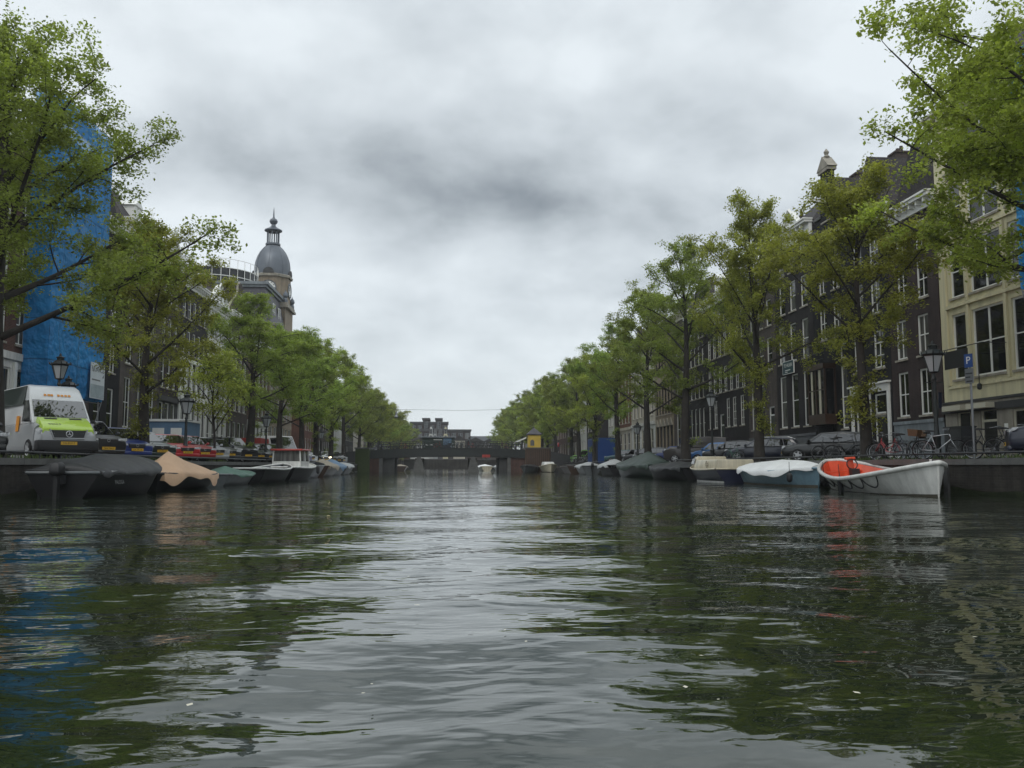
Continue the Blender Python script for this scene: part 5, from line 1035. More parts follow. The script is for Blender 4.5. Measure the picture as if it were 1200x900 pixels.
# the lime and white van
def lime_van():
    t = car('white high roofed van with lime green bonnet and dark green rear roof', 'van_silver', -12.95 - math.cos(R(-50))*2.85, 30.5 - math.sin(R(-50))*2.85, R(-50), **{**VAN, 'L_': 5.7, 'W': 2.0, 'H': 2.72, 'hood': 1.20, 'belt': 1.28, 'a': 2.02, 'b': 1.30, 'c': -2.75, 'd': -2.83, 'tail': 1.28, 'front': .46, 'roofc': 'white', 'pl': 'VG-817-T', 'rd': .35})
    hw, h2 = 1.0, 2.85
    for ch in [c for c in t.children if c.name.split('.')[0] in ('windscreen', 'side_window', 'cabin', 'grille', 'badge')]:
        for g_ in list(ch.children): bpy.data.objects.remove(g_)
        bpy.data.objects.remove(ch)
    # tall cabin: windscreen, then a white forehead that leans back to the roof
    zb, wb = 1.24, .955; prof = [(2.06, zb, wb), (1.96, 1.46, .95), (1.40, 2.14, .90), (1.05, 2.55, .84), (.7, 2.68, .80)]; rear = -2.82
    m = MB(); n = len(prof)
    rings = [[(x, -w_, z), (x, w_, z)] for x, z, w_ in prof] + [[(rear, -.80, 2.68), (rear, .80, 2.68)]]
    vs = [p for r in rings for p in r] + [(rear, -wb, zb), (rear, wb, zb)]; k = len(vs)
    fs = [(2*i, 2*i+1, 2*i+3, 2*i+2) for i in range(n)] + [(2*n, 2*n+1, k-1, k-2), (k-2, k-1, 1, 0)]
    fs += [tuple([2*i for i in range(n+1)] + [k-2]), tuple([2*i+1 for i in range(n+1)] + [k-1])]
    cb = bevel(m.add(vs, fs).build('cabin', M['p_white'], t), .06, 3)
    def slab(q, off, mt, nm, par, th=.02):
        q = [Vector(p) for p in q]; nn = (q[1] - q[0]).cross(q[3] - q[0]).normalized(); c0 = sum(q, Vector())/4; nn = nn if nn.dot(c0 - Vector((0, 0, 1.4))) > 0 else -nn
        return MB().loft([[p + nn*(off - th) for p in q], [p + nn*off for p in q]]).build(nm, M[mt], par)
    slab([(1.945, -.87, 1.48), (1.945, .87, 1.48), (1.44, .83, 2.10), (1.44, -.83, 2.10)], .015, 'car_glass', 'windscreen', t)
    for s in (-1, 1):
        slab([(1.80, s*.952, zb + .1), (.95, s*.952, zb + .1), (.95, s*.905, 2.08), (1.36, s*.905, 2.08)], .02, 'car_glass', 'side_window', t)
        slab([(.82, s*.925, 1.95), (-2.75, s*.925, 1.95), (-2.75, s*.815, 2.62), (.82, s*.815, 2.62)], .025, 'p_bottle', 'roof_panel', t)
        d_ = slab([(.62, s*.975, 1.0), (.3, s*.975, 1.0), (.3, s*.95, 1.55), (.62, s*.95, 1.55)], .045, 'orange_print', 'emblem', t)
        slab([(.86, s*.955, zb + .1), (.88, s*.955, zb + .1), (.88, s*.90, 2.1), (.86, s*.90, 2.1)], .012, 'trim_black', 'door_seam', t)
    # bonnet, with writing
    bz = [(2.80, 1.03), (2.68, 1.13), (2.40, 1.29), (1.99, 1.46)]
    m = MB(); m.loft([[(x, -.84, z - .22), (x, .84, z - .22), (x, .80, z + .015), (x, -.80, z + .015)] for x, z in bz]); bo = bevel(m.build('bonnet', M['p_lime'], t), .015, 2)
    o = link('lettering', text_mesh('www.t', .15, M['trim_black']), bo, (2.40, .0, 1.195)); o.rotation_euler = (R(30), 0, R(90)); o.location = (2.57, -.40, 1.225)
    m = MB(); m.loft([[(2.18, y_, 1.375), (2.18, y_ + .4, 1.375), (2.18, y_ + .4, 1.41), (2.18, y_, 1.41)] if k_ == 0 else [(2.08, y_, 1.42), (2.08, y_ + .4, 1.42), (2.08, y_ + .4, 1.452), (2.08, y_, 1.452)] for k_ in (0, 1) for y_ in (-.6,)]); m.loft([[(2.18, .2, 1.375), (2.18, .6, 1.375), (2.18, .6, 1.41), (2.18, .2, 1.41)], [(2.08, .2, 1.42), (2.08, .6, 1.42), (2.08, .6, 1.452), (2.08, .2, 1.452)]]); m.build('vent', M['trim_black'], bo)
    m = MB()
    for i, y_ in enumerate((-.42, -.3, -.2, .02, .14, .26, .38)): m.loft([[(1.295 + .012, y_, 2.262), (1.295 + .012, y_ + .08, 2.262), (1.235 + .012, y_ + .08, 2.335), (1.235 + .012, y_, 2.335)], [(1.31 + .012, y_, 2.262), (1.31 + .012, y_ + .08, 2.262), (1.25 + .012, y_ + .08, 2.335), (1.25 + .012, y_, 2.335)]])
    m.build('lettering', M['orange_print'], cb)
    # grille with a round star emblem
    m = MB(); gp = [(-.56, 1.0), (.56, 1.0), (.46, .74), (-.46, .74)]; m.prism(gp, lambda y, z: (2.80 + (1.0 - z)*.2, y, z), lambda y, z: (2.84 + (1.0 - z)*.2, y, z)); g_ = m.build('grille', M['trim_black'], t)
    m = MB(); m.tube([(2.83, -.6, 1.03), (2.87, -.49, .72), (2.88, .49, .72), (2.83, .6, 1.03)], .028, 6); m.build('surround', M['p_silver'], g_)
    m = MB()
    for z in (.80, .87, .94): m.box(2.85, 2.89 - (z-.8)*.2, -.47, .47, z - .012, z + .012)
    m.build('bar', M['dark_frame'], g_)
    m = MB(); c0 = Vector((2.895, 0, .87)); m.ring(c0, (1, 0, 0), .105, .013, 24, 6)
    for a_ in (90, 210, 330): m.tube([c0, c0 + Vector((0, math.cos(R(a_)), math.sin(R(a_))))*.1], [.018, .005], 5)
    m.build('badge', M['chrome'], g_)
    m = MB(); m.box(2.5, 2.895, -.99, .99, .28, .66); bevel(m.build('bumper', M['trim_black'], t), .06, 3)
    return t
lime_van()
# right quay: nose to the canal, front turned away up the canal
HR = R(150)
def right(y, label, col, kind, nx=17.35, rot=None, **k):
    kw = dict(kind); kw.update(k); h = kw['L_']/2; a_ = HR if rot is None else R(rot); return car(label, col, nx - math.cos(a_)*h, y - math.sin(a_)*h, a_, **kw)
right(25.3, 'black off-roader at the right edge, nose beyond the parking sign', 'navy', SUV, pl='4-TLB-90')
right(43.0, 'black estate behind the dark bicycles and red bicycle', 'black', ESTATE, pl='31-RXZ-8')
right(52.0, 'navy estate with chrome window trim and roof rails', 'navy', ESTATE, rails=True, pl='66-PKL-2')
right(57.4, 'black hatchback between the navy estate and the light blue hatchback', 'black', HATCH, nx=17.6, pl='83-GTX-1')
right(62.4, 'light blue hatchback beside the brown van', 'bright_blue', HATCH, nx=18.0, pl='90-BFV-4')
right(66.6, 'dark brown panel van with side window on the right quay', 'brown', VAN, pl='VJ-440-K')
right(73.2, 'navy blue hatchback half hidden by the dark green tarped boat', 'blue', HATCH, nx=17.9, pl='27-SNH-6')
right(78.0, 'grey saloon behind the dark green tarped boat', 'grey', SALOON, pl='JD-NF-58')
right(82.0, 'dark grey estate second from the dark green tarped boat', 'dark_grey', ESTATE, pl='52-ZRB-3')
right(88.0, 'grey hatchback beside the blue container', 'grey', HATCH, nx=17.8, pl='14-TKD-7')
right(92.0, 'bottle green estate nearest the blue container', 'teal', ESTATE, pl='GL-RX-39')
right(117.0, 'bright apple green van left of the blue container', 'apple', VAN, pl='8-VPR-63', H=1.95)
right(112.6, 'dark hatchback squeezed beside the bright green van', 'black', HATCH, nx=17.5, pl='96-LXS-2')
# container
ct = thing('container', 'dark blue steel site container standing on the right quay', 'container', (18.6, 101.0, QZ + .1), 0)
m = MB(); m.box(-1.25, 1.25, -3, 3, 0, 2.9); b_ = m.build('body', M['sign_blue'], ct)
m = MB()
for k in range(24): m.box(-1.285, -1.253, -2.8 + k*.24, -2.68 + k*.24, .15, 2.75)
for k in range(10): m.box(-1.1 + k*.24, -.98 + k*.24, -3.035, -3.003, .15, 2.75)
m.build('corrugation', M['sign_blue'], b_)
m = MB()
for x_, y_ in ((-1.2, -2.95), (1.2, -2.95), (-1.2, 2.95), (1.2, 2.95)): m.box(x_ - .1, x_ + .1, y_ - .1, y_ + .1, 0, 2.93)
m.build('frame', M['p_navy'], ct); m = MB(); m.box(-1.31, -1.287, 1.2, 1.9, 1.3, 1.55); m.build('notice', M['boat_red'], ct)
# small blue site cabin and red trailer box on the left pavement
sc2 = thing('site_cabin', 'blue and white site cabin by the scaffolded row, behind the silver hatchback', 'cabin', (-17.2, 55.5, QZ)); m = MB(); m.box(-1.2, 1.2, -1.5, 1.5, .25, 2.5); b_ = m.build('body', M['tarp_blue'], sc2); MB().box(-1.28, 1.28, -1.58, 1.58, 2.503, 2.65).build('roof', M['white_paint'], sc2)
m = MB(); m.box(-.8, -.1, -1.53, -1.503, 1.2, 2.1); m.box(.3, .95, -1.53, -1.503, 1.2, 2.1); m.build('notice', M['white_paint'], b_); m = MB(); m.box(-.9, -.7, -1.3, 1.3, 0, .25); m.box(.7, .9, -1.3, 1.3, 0, .25); m.build('skid', M['iron'], sc2)
sk = thing('skip_box', 'rust red site box beside the white delivery van', 'site box', (-16.6, 74.6, QZ)); m = MB(); m.box(-1.1, 1.1, -1.6, 1.6, .15, 2.1); m.build('body', M['boat_red'], sk); m = MB()
for k in range(9): m.box(1.103, 1.14, -1.5 + k*.36, -1.38 + k*.36, .2, 2.05)
m.build('rib', M['boat_red'], sk)

# ------------------------------------------------------------------ boats (y along the hull, bow at +y before turning)
def hull(L_, B, fb, fs, fm, draft=.35, bow=1.6, stern=.75, double=False, rake=.35, n=22, k=9):
    """rings from stern to bow; returns list of (y, half beam, sheer z)"""
    out_ = []
    for i in range(n + 1):
        s = .5 - .5*math.cos(math.pi*i/n); y = -L_/2 + L_*s
        if double: hb = (B/2) * max(.0, 1 - abs(2*s - .95)**2.6)**.75 if s < .475 else (B/2)*max(0, 1 - ((s - .475)/.525)**bow)**.8
        else: hb = (B/2) * (stern + (1 - stern)*math.sin(min(1, s/.45)*math.pi/2)) if s < .45 else (B/2)*max(0, 1 - ((s - .45)/.55)**(bow + .6))**.8
        hb = max(hb, .035); z = fm + (fs - fm)*max(0, 1 - s/.55)**1.7 + (fb - fm)*max(0, (s - .35)/.65)**1.8
        out_.append((y, hb, z))
    return out_
def hull_mesh(st, rake=.35, draft=.35, inner=False, L_=6, off=0., depth=.0, k=7, double=False):
    rings = []; n = len(st)
    for i, (y, hb, z) in enumerate(st):
        s = (y + L_/2)/L_; row = []
        zb = -draft if not inner else depth
        pts = []
        for j in range(k):
            u = j/(k - 1); f = u**.55     # bilge curve
            x = max(.02, hb - off)*f*(.80 + .20*u); zz = zb + (z - .02*off - zb)*u**1.35
            rk = rake*max(0, (s - .72)/.28)**1.6*(1 - u) * L_*.12; rk2 = (rake*max(0, (.22 - s)/.22)**1.6*(1 - u)*L_*.10) if double else 0
            pts.append((x, y - rk + rk2, zz))
        rings.append([(-p[0], p[1], p[2]) for p in reversed(pts[1:])] + pts)
    return rings
BOATS = 'boats moored along the quays'
def boat(name, label, x, y, rz, L_, B, hullm, fb=.95, fs=.7, fm=.6, bow=1.6, stern=.75, double=False, inside=None, gun=None, cover=None, cov=None, outboard=False, stripe=None, seats=True, cabin=None, deck=None, group=BOATS, cat='boat', rake=.5, gunr=.05):
    t = thing(name, label, cat, (x, y, 0), rz, group); st = hull(L_, B, fb, fs, fm, bow=bow, stern=stern, double=double)
    m = MB(); R_ = hull_mesh(st, L_=L_, rake=rake, double=double); m.strip(R_); e0 = R_[0]; m.add(e0, [tuple(range(len(e0)))]); e0 = R_[-1]; m.add(e0, [tuple(range(len(e0)))]); hb_ = m.build('hull', M[hullm], t, True, auto=None)
    hb_.data.set_sharp_from_angle(angle=R(50))
    if stripe:
        m = MB(); s_ = []
        for r in R_: s_.append(r)
        for sg_ in (-1, 1):
            pts = []
            for (yy, hbm, z), r in zip(st, R_):
                q = [p for p in r if p[0]*sg_ >= 0]; q.sort(key=lambda p: p[2])
                zt = .06
                for p0, p1 in zip(q, q[1:]):
                    if p0[2] <= zt <= p1[2]: f = (zt - p0[2])/(p1[2] - p0[2] + 1e-9); pts.append((p0[0] + (p1[0]-p0[0])*f + sg_*.012, p0[1] + (p1[1]-p0[1])*f, zt)); break
            if len(pts) > 2: m.strip([[(p[0], p[1], -.1), (p[0], p[1], .09)] for p in pts])
        m.build('waterline_stripe', M[stripe], hb_)
    gp = [(-hbm, yy, z) for yy, hbm, z in st] + [(hbm, yy, z) for yy, hbm, z in reversed(st)] 
    gp = gp + [gp[0]]; m = MB(); m.tube(gp, gunr, 7, cap=False); m.build('gunwale', M[gun or hullm], t, True)
    if inside:
        m = MB(); R2 = hull_mesh(st, L_=L_, off=.07, inner=True, depth=.14, rake=rake, double=double)[:-2]; R2 = [[(p[0]*.97, p[1]*.985, p[2] - .02) for p in r_] for r_ in R2]; m.strip(R2); m.add(R2[0], [tuple(range(len(R2[0])))]); m.build('interior', M[inside], t, True)
        if seats:
            for f in (.25, .48, .70):
                i = int(f*len(st)); yy, hbm, z = st[i]; m = MB(); m.box(-hbm*.74, hbm*.74, yy - .16, yy + .16, z - .24, z - .2); m.build('seat', M['wood'] if inside != 'boat_orange' else M['boat_orange'], t)
    if deck:
        m = MB(); m.strip([[(-hbm*.98, yy, z - .03), (0, yy, z + .05), (hbm*.98, yy, z - .03)] for yy, hbm, z in st]); m.build('deck', M[deck], t, True)
    if cover:
        r = random.Random(int(x*7 + y*13)); ph1, ph2, ph3 = [r.uniform(0, 6.28) for _ in range(3)]; h, a0, a1, pk = cov[:4]; skirt = cov[4] if len(cov) > 4 else .14; n = len(st); fine = []
        for i in range(4*(n - 1) + 1):
            q = i/4; i0 = min(n - 2, int(q)); f = q - i0; fine.append(tuple(st[i0][j]*(1 - f) + st[i0+1][j]*f for j in range(3)))
        N_ = len(fine); rows = []
        for i, (yy, hbm, z) in enumerate(fine):
            s = (yy + L_/2)/L_
            if s < a0 or s > a1: continue
            q = (s - a0)/(a1 - a0); prof = (q/pk if q < pk else (1 - q)/(1 - pk)); prof = max(0, min(1, prof)); prof = prof**(cov[5] if len(cov) > 5 else .7); hh = h*prof + .05
            row = []; w_ = hbm + gunr + .02
            for j in range(17):
                u = j/16*2 - 1; fold = .022*math.sin(i*.62 + 2.5*u + ph3) * abs(u) + .02*math.sin(i*.27 + 5*u + ph1) + r.uniform(-.006, .006)
                if abs(u) > .86: row.append((w_*(1 if u > 0 else -1)*(1.0 + fold*.6), yy, z + .04 - (abs(u) - .86)/.14*skirt*(.8 + .45*math.sin(i*.17 + ph1 + u) + .25*math.sin(i*.39 + ph2 + 2*u)) ))
                else: v_ = abs(u)/.86; row.append((w_*u/.86, yy, z + .045 + hh*(1 - v_**(cov[6] if len(cov) > 6 else 1.25)) + fold*(.3 + v_) - .02*math.sin(v_*math.pi)*(1 + math.sin(i*.45 + ph2))))
            rows.append(row)
        m = MB(); m.strip(rows); m.add(rows[0], [tuple(range(17))]); m.add(rows[-1], [tuple(range(17))]); m.build('tarpaulin', M[cover], t, True)
    if outboard:
        yy, hbm, z = st[0]; m = MB(); m.loft([[(a_*sx, yy - .30 + b_*sy, z + zz) for a_, b_ in ((-1,-1),(1,-1),(1,1),(-1,1))] for zz, sx, sy in ((-.08, .10, .14), (.0, .14, .2), (.22, .13, .18), (.30, .08, .12))]); o = bevel(m.build('outboard_motor', M['trim_black'], t), .04, 3)
        m = MB(); m.box(-.05, .05, yy - .38, yy - .24, -.35, z - .08); m.box(-.12, .12, yy - .24, yy - .02, z - .3, z - .06); m.build('leg', M['trim_black'], o); m = MB(); m.cyl((0, yy - .5, -.28), (0, yy - .2, -.28), .06, 10); m.build('gearcase', M['trim_black'], o)
    return t, st
def fender(t, x, y, z, h=.5, r=.10):
    m = MB(); m.lathe([(.015, h*.5 + .12), (.02, h*.5), (r*.7, h*.42), (r, h*.25), (r, -h*.25), (r*.7, -h*.42), (.02, -h*.5)], 12); m.tube([(0, 0, h*.5 + .1), (0, 0, h*.5 + .45)], .012, 5); m.build('fender', M['rubber'], t, True, loc=(x, y, z))
# right bank, near to far
t, st = boat('sloop', 'open white sloop with orange inside, scalloped rope and black fenders', 14.7, 28.2, R(170.5), 10.4, 2.6, 'hull_white', fb=.98, fs=1.10, fm=.50, bow=2.3, double=True, inside='boat_orange', gun='hull_white', gunr=.075, stripe='antifoul', rake=.28)
t.rotation_euler.y = R(4)
def hull_pt(st, s, u, sgn):
    q = st[0][0] + s*(st[-1][0] - st[0][0]); k = max(k_ for k_ in range(len(st) - 1) if st[k_][0] <= q + 1e-6); f = (q - st[k][0])/(st[k+1][0] - st[k][0]); y_, hb, z = [st[k][j]*(1 - f) + st[k+1][j]*f for j in range(3)]
    zz = -.35 + (z + .35)*u**1.35; return Vector((sgn*(hb*u**.55*(.80 + .20*u) + .075), y_, zz))
for sg_ in (1, -1):
    m = MB(); ss = [.12 + k*.095 for k in range(8)]
    for a_, b_ in zip(ss, ss[1:]): m.tube([hull_pt(st, a_ + (b_ - a_)*q/10, (.93 - .24*math.sin(q/10*math.pi)**.6), sg_) for q in range(11)], .022, 5)
    m.build('grab_rope', M['rope'], t)
for s_, h_, r_, dz in ((.47, .6, .10, .02), (.24, .34, .13, .12)):
    q_ = hull_pt(st, s_, .74, 1); fender(t, q_.x + .05, q_.y, q_.z + dz, h_, r_)

m = MB(); m.tube([(0, 4.62, .05), (0, 4.69, .5), (0, 4.70, 1.08)], .035, 6); m.build('stem_post', M['hull_white'], t)
m = MB(); m.lathe([(.02, .55), (.14, .4), (.22, .15), (.22, -.1), (.14, -.3), (.02, -.36)], 12); m.build('fender', M['rubber'], t, True, loc=(.30, -5.42, .42))
m = MB(); m.box(-.1, .1, -3.0, -2.8, .3, 1.12); m.box(-.17, .17, -3.05, -2.75, 1.122, 1.22); bevel(m.build('helm_post', M['boat_orange'], t), .03); m = MB(); m.ring((0, -2.68, .95), (0, 1, .3), .19, .022, 16, 5); m.box(-.14, .14, -2.66, -2.3, .3, .78); m.build('steering_wheel', M['trim_black'], t)
m = MB(); m.tube([(0, -2.6, .5), (.2, -1.6, .52), (-.3, -.6, .40), (.1, .2, .42)], .03, 6); m.build('mooring_line', M['rope'], t)
t, st = boat('tarped_boat', 'light blue hulled sloop under a white tarpaulin', 15.35, 38.6, R(180), 9.0, 2.2, 'hull_blue', fb=.8, fs=.78, fm=.58, cover='tarp_white', cov=(.48, .03, .97, .55, .22, .45, 1.6), gun='hull_blue', stripe='antifoul', double=True, bow=2.4)
fender(t, 1.15, 4.0, .4, .4, .12)
t, st = boat('cabin_boat', 'cream cabin cruiser with navy hull and porthole in its stern wall', 15.15, 47.2, R(0), 6.8, 2.5, 'hull_navy', fb=.9, fs=.72, fm=.66, deck='hull_cream', gun='hull_cream', stripe='hull_white', stern=.9)
m = MB(); m.loft([[(-1.02, -3.3, .66), (1.02, -3.3, .66), (1.02, 1.2, .66), (-1.02, 1.2, .66)], [(-.98, -3.25, 1.22), (.98, -3.25, 1.22), (.92, .7, 1.22), (-.92, .7, 1.22)]]); cb = bevel(m.build('coaming', M['hull_cream'], t), .05, 3)
m = MB(); m.loft([[(-.95, .72, .9), (.95, .72, .9), (.8, 2.2, .9), (-.8, 2.2, .9)], [(-.85, .8, 1.42), (.85, .8, 1.42), (.7, 1.7, 1.38), (-.7, 1.7, 1.38)]]); cn = bevel(m.build('cabin', M['hull_cream'], t), .05, 3)
for sg_ in (-1, 1):
    m = MB(); m.loft([[(sg_*.94, .95, 1.0), (sg_*.84, 1.95, 1.0), (sg_*.79, 1.75, 1.3), (sg_*.88, 1.0, 1.3)], [(sg_*.965, .95, 1.0), (sg_*.865, 1.95, 1.0), (sg_*.815, 1.75, 1.3), (sg_*.905, 1.0, 1.3)]]); m.build('window', M['pane'], cn)
    m = MB(); m.cyl((sg_*1.0, -1.6, .95), (sg_*1.03, -1.6, .95), .2, 20); m.build('porthole', M['trim_black'], cb)
    m = MB(); m.ring((sg_*1.03, -1.6, .95), (1, 0, 0), .2, .02, 20, 5)
    for a_ in range(3): d_ = Vector((0, math.cos(a_*1.047), math.sin(a_*1.047)))*.2; m.tube([Vector((sg_*1.035, -1.6, .95)) - d_, Vector((sg_*1.035, -1.6, .95)) + d_], .02, 5)
    m.build('porthole_ring', M['hull_cream'], cb)
boat('tarped_boat', 'low black boat under a black tarpaulin behind the cream cabin cruiser', 14.75, 54.9, R(8), 7.0, 2.3, 'hull_black', fb=.85, fs=.75, fm=.66, cover='tarp_black', cov=(.42, .0, .98, .35, .2, .6, 1.5), gun='rubber', stern=.85)
boat('tarped_boat', 'tall dark green boat with a peaked dark green tarpaulin', 14.95, 65.2, R(10), 8.6, 2.7, 'hull_green', fb=1.1, fs=.95, fm=.8, cover='tarp_dkgreen', cov=(1.05, .0, .9, .35, .3, .65, 1.2), gun='hull_green', stern=.85)
boat('tarped_boat', 'boat with a pale silver cover and outboard, left of the dark green boat', 14.9, 76.5, R(0), 7.0, 2.3, 'hull_black', fb=.9, fs=.9, fm=.8, cover='tarp_silver', cov=(.55, .0, .96, .3, .2, .5, 1.5), outboard=True, stern=.9)
boat('tarped_boat', 'grey covered motorboat with outboard, in front of the blue container', 14.6, 88.5, R(0), 6.6, 2.3, 'hull_grey', fb=.9, fs=.85, fm=.75, cover='tarp_silver', cov=(.4, .0, .95, .3, .2, .5, 1.5), outboard=True, stern=.9)
boat('open_boat', 'dark open workboat near the right end of the bridge', 14.4, 98.5, R(0), 7.0, 2.3, 'hull_brown', fb=.9, fs=.8, fm=.7, inside='hull_grey')
boat('open_boat', 'low brown skiff next to the dark workboat near the bridge', 14.7, 106.0, R(0), 5.5, 2.0, 'hull_brown', fb=.8, fs=.7, fm=.6, inside='wood')
t, st = boat('cabin_boat', 'small cream cabin boat moored below the bridge end block', 13.6, 113.5, R(180), 6.2, 2.3, 'hull_cream', fb=1.1, fs=.8, fm=.75, deck='hull_white', stripe='antifoul')
m = MB(); m.loft([[(-.85, -1.5, .75), (.85, -1.5, .75), (.75, 1.4, .8), (-.75, 1.4, .8)], [(-.7, -1.4, 1.4), (.7, -1.4, 1.4), (.6, 1.0, 1.35), (-.6, 1.0, 1.35)]]); bevel(m.build('cabin', M['hull_white'], t), .05)
boat('tarped_boat', 'small grey covered boat nearest the bridge on the right', 11.3, 116.5, R(160), 5.5, 2.1, 'hull_grey', fb=.9, fs=.75, fm=.65, cover='tarp_black', cov=(.35, .0, .97, .4, .2, .6, 1.5), outboard=True)
# left bank
t, st = boat('tarped_boat', 'black motorboat under a humped black cover with an outboard', -10.35, 27.4, R(-3), 5.9, 2.25, 'hull_black', fb=.92, fs=.70, fm=.66, cover='tarp_black', cov=(.50, .0, .97, .45, .12, .38, 2.0), outboard=True, stern=.88, bow=1.9, rake=.9, gun='hull_grey')
o = link('lettering', text_mesh('PALOGA', .17, M['steel']), t, (1.03, -1.7, .42)); o.rotation_euler = (R(78), 0, R(92)); o['label'] = 'grey name lettering on the hull'
m = MB(); m.box(1.06, 1.10, -2.35, -1.95, .70, .76); m.build('cleat', M['chrome'], t)
boat('tarped_boat', 'black sloop under a peaked beige tarpaulin', -10.2, 33.9, R(0), 6.6, 2.3, 'hull_black', fb=.62, fs=.62, fm=.52, cover='tarp_beige', cov=(.78, .02, .97, .26, .32, .85, 1.05), gun='rubber', double=True, bow=2.4)
boat('tarped_boat', 'low grey rowing boat with a crumpled green tarpaulin', -10.2, 41.6, R(0), 6.2, 1.95, 'hull_grey', fb=.62, fs=.5, fm=.42, cover='tarp_green', cov=(.36, .05, .86, .35, .1, .8, 1.2), gun='hull_grey')
boat('open_boat', 'dark hulled open boat with pale gunwale beside the cabin boat', -9.9, 48.6, R(-4), 6.6, 2.3, 'hull_black', fb=1.0, fs=.75, fm=.68, gun='hull_white', inside='hull_grey', bow=1.9)
t, st = boat('cabin_boat', 'white cabin boat with a red roofed wheelhouse', -9.5, 54.6, R(-3), 7.0, 2.4, 'hull_black', fb=1.05, fs=.8, fm=.75, deck='hull_white', gun='hull_white', bow=1.9)
m = MB(); m.loft([[(-.85, -2.0, .78), (.85, -2.0, .78), (.8, .7, .78), (-.8, .7, .78)], [(-.85, -2.0, 1.15), (.85, -2.0, 1.15), (.8, .7, 1.15), (-.8, .7, 1.15)]]); wh = m.build('wheelhouse', M['hull_white'], t)
m = MB(); m.loft([[(-.83, -1.97, 1.153), (.83, -1.97, 1.153), (.78, .66, 1.153), (-.78, .66, 1.153)], [(-.78, -1.95, 1.78), (.78, -1.95, 1.78), (.74, .4, 1.78), (-.74, .4, 1.78)]]); m.build('window', M['pane'], wh)
m = MB()
for x_, y0_, y1_ in ((-.83, -1.98, -1.96), (.83, -1.98, -1.96), (.83, -.7, -.7), (-.83, -.7, -.7), (-.79, .68, .42), (.79, .68, .42), (.0, .7, .44)): m.tube([(x_, y0_, 1.15), (x_*.95, y1_, 1.8)], .045, 5)
m.build('frame', M['hull_white'], wh); m = MB(); m.box(-.95, .95, -2.15, .6, 1.79, 1.9); bevel(m.build('roof', M['boat_red'], wh), .04)
m = MB(); m.box(-.5, .4, 1.0, 1.5, .85, 1.1); m.build('hatch', M['boat_red'], t); fender(t, .9, 3.0, .6, .5, .11)
boat('open_boat', 'long dark navy sloop behind the cabin boat with the red roof', -10.2, 64.0, R(0), 8.2, 2.4, 'hull_navy', fb=1.15, fs=.9, fm=.85, inside='hull_grey', gun='hull_grey', bow=1.9)
boat('tarped_boat', 'sloop under a sand coloured cover on the left bank', -10.3, 73.2, R(0), 7.4, 2.5, 'hull_brown', fb=.95, fs=.85, fm=.75, cover='tarp_sand', cov=(.6, .02, .96, .4, .25, .6, 1.3))
boat('tarped_boat', 'sloop under a pale blue cover, next to the sand coloured cover', -10.6, 81.5, R(0), 7.0, 2.4, 'hull_grey', fb=.95, fs=.85, fm=.75, cover='tarp_blue', cov=(.65, .02, .96, .4, .3, .6, 1.3))
boat('tarped_boat', 'grey covered boat nearest the bridge on the left', -10.8, 91.0, R(0), 7.0, 2.3, 'hull_grey', fb=1.1, fs=.8, fm=.75, cover='tarp_silver', cov=(.4, .02, .96, .4, .2, .6, 1.3))
for x, y, L_, hm, cv, lb in ((6.2, 139, 7.5, 'hull_cream', 'tarp_white', 'cream covered boat glimpsed under the right bridge span'), (9.5, 150, 7, 'hull_grey', 'tarp_silver', 'grey covered boat beyond the right bridge span'), (-7.5, 142, 7, 'hull_brown', 'tarp_sand', 'brown boat with sandy cover glimpsed under the left bridge span'), (-9.5, 155, 7, 'hull_white', 'tarp_silver', 'white boat with silver cover beyond the left bridge span')):
    boat('tarped_boat', lb, x, y, R(4), L_, 2.4, hm, fb=.9, fs=.75, fm=.65, cover=cv, cov=(.35, .02, .96, .4, .2, .6, 1.4))

# ------------------------------------------------------------------ street furniture
def lantern(x, y, label, h=4.0, arm=False, z=QZ):
    t = thing('street_lamp', label, 'street lamp', (x, y, z), 0, 'crown lanterns along the quays')
    m = MB(); m.lathe([(.17, 0), (.17, .12), (.13, .16), (.13, .75), (.15, .8), (.10, .9), (.075, 1.2), (.06, h - 1.25), (.09, h - 1.2), (.05, h - 1.12), (.05, h - .98)], 12); m.tube([(-.34, 0, h - 1.32), (.34, 0, h - 1.32)], .018, 5); m.build('pole', M['iron'], t, auto=30)
    def sq(r, zz, n=6): return [(r*math.cos(6.28318*k/n), r*math.sin(6.28318*k/n), zz) for k in range(n)]
    g_ = MB().loft([sq(.17, h - .93), sq(.34, h - .36)]).build('lamp_glass', M['lamp_glass'], t)
    m = MB(); m.loft([sq(.10, h - .99), sq(.20, h - .95), sq(.19, h - .93)])
    for a, b in zip(sq(.175, h - .93), sq(.35, h - .36)): m.tube([a, b], .018, 4)
    m.tube(sq(.35, h - .36) + [sq(.35, h - .36)[0]], .025, 4); m.loft([sq(.40, h - .35), sq(.42, h - .31), sq(.26, h - .17), sq(.15, h - .12)]); m.lathe([(.15, h - .12), (.15, h - .03), (.2, h - .01), (.06, h + .06), (.05, h + .12), (0, h + .2)], 8)
    for k in range(12): a = 6.28318*k/12; m.tube([(.41*math.cos(a), .41*math.sin(a), h - .33), (.45*math.cos(a), .45*math.sin(a), h - .21)], [.03, .012], 4)
    m.build('lantern_frame', M['iron'], t)
    return t
lantern(17.25, 28.9, 'black crown lantern in front of the plum brick house by the bicycles', 4.05)
lantern(-17.0, 38.8, 'black crown lantern standing behind the lime van before the blue sheeting', 4.55)
lantern(-18.4, 43.0, 'black crown lantern close in front of the blue sheeting, beside the white banner', 4.0)
lantern(-13.3, 44.9, 'black crown lantern on the left quay edge between the red cars', 3.4)
lantern(17.3, 54.6, 'black crown lantern beside the navy estate and wide dark double house', 4.6)
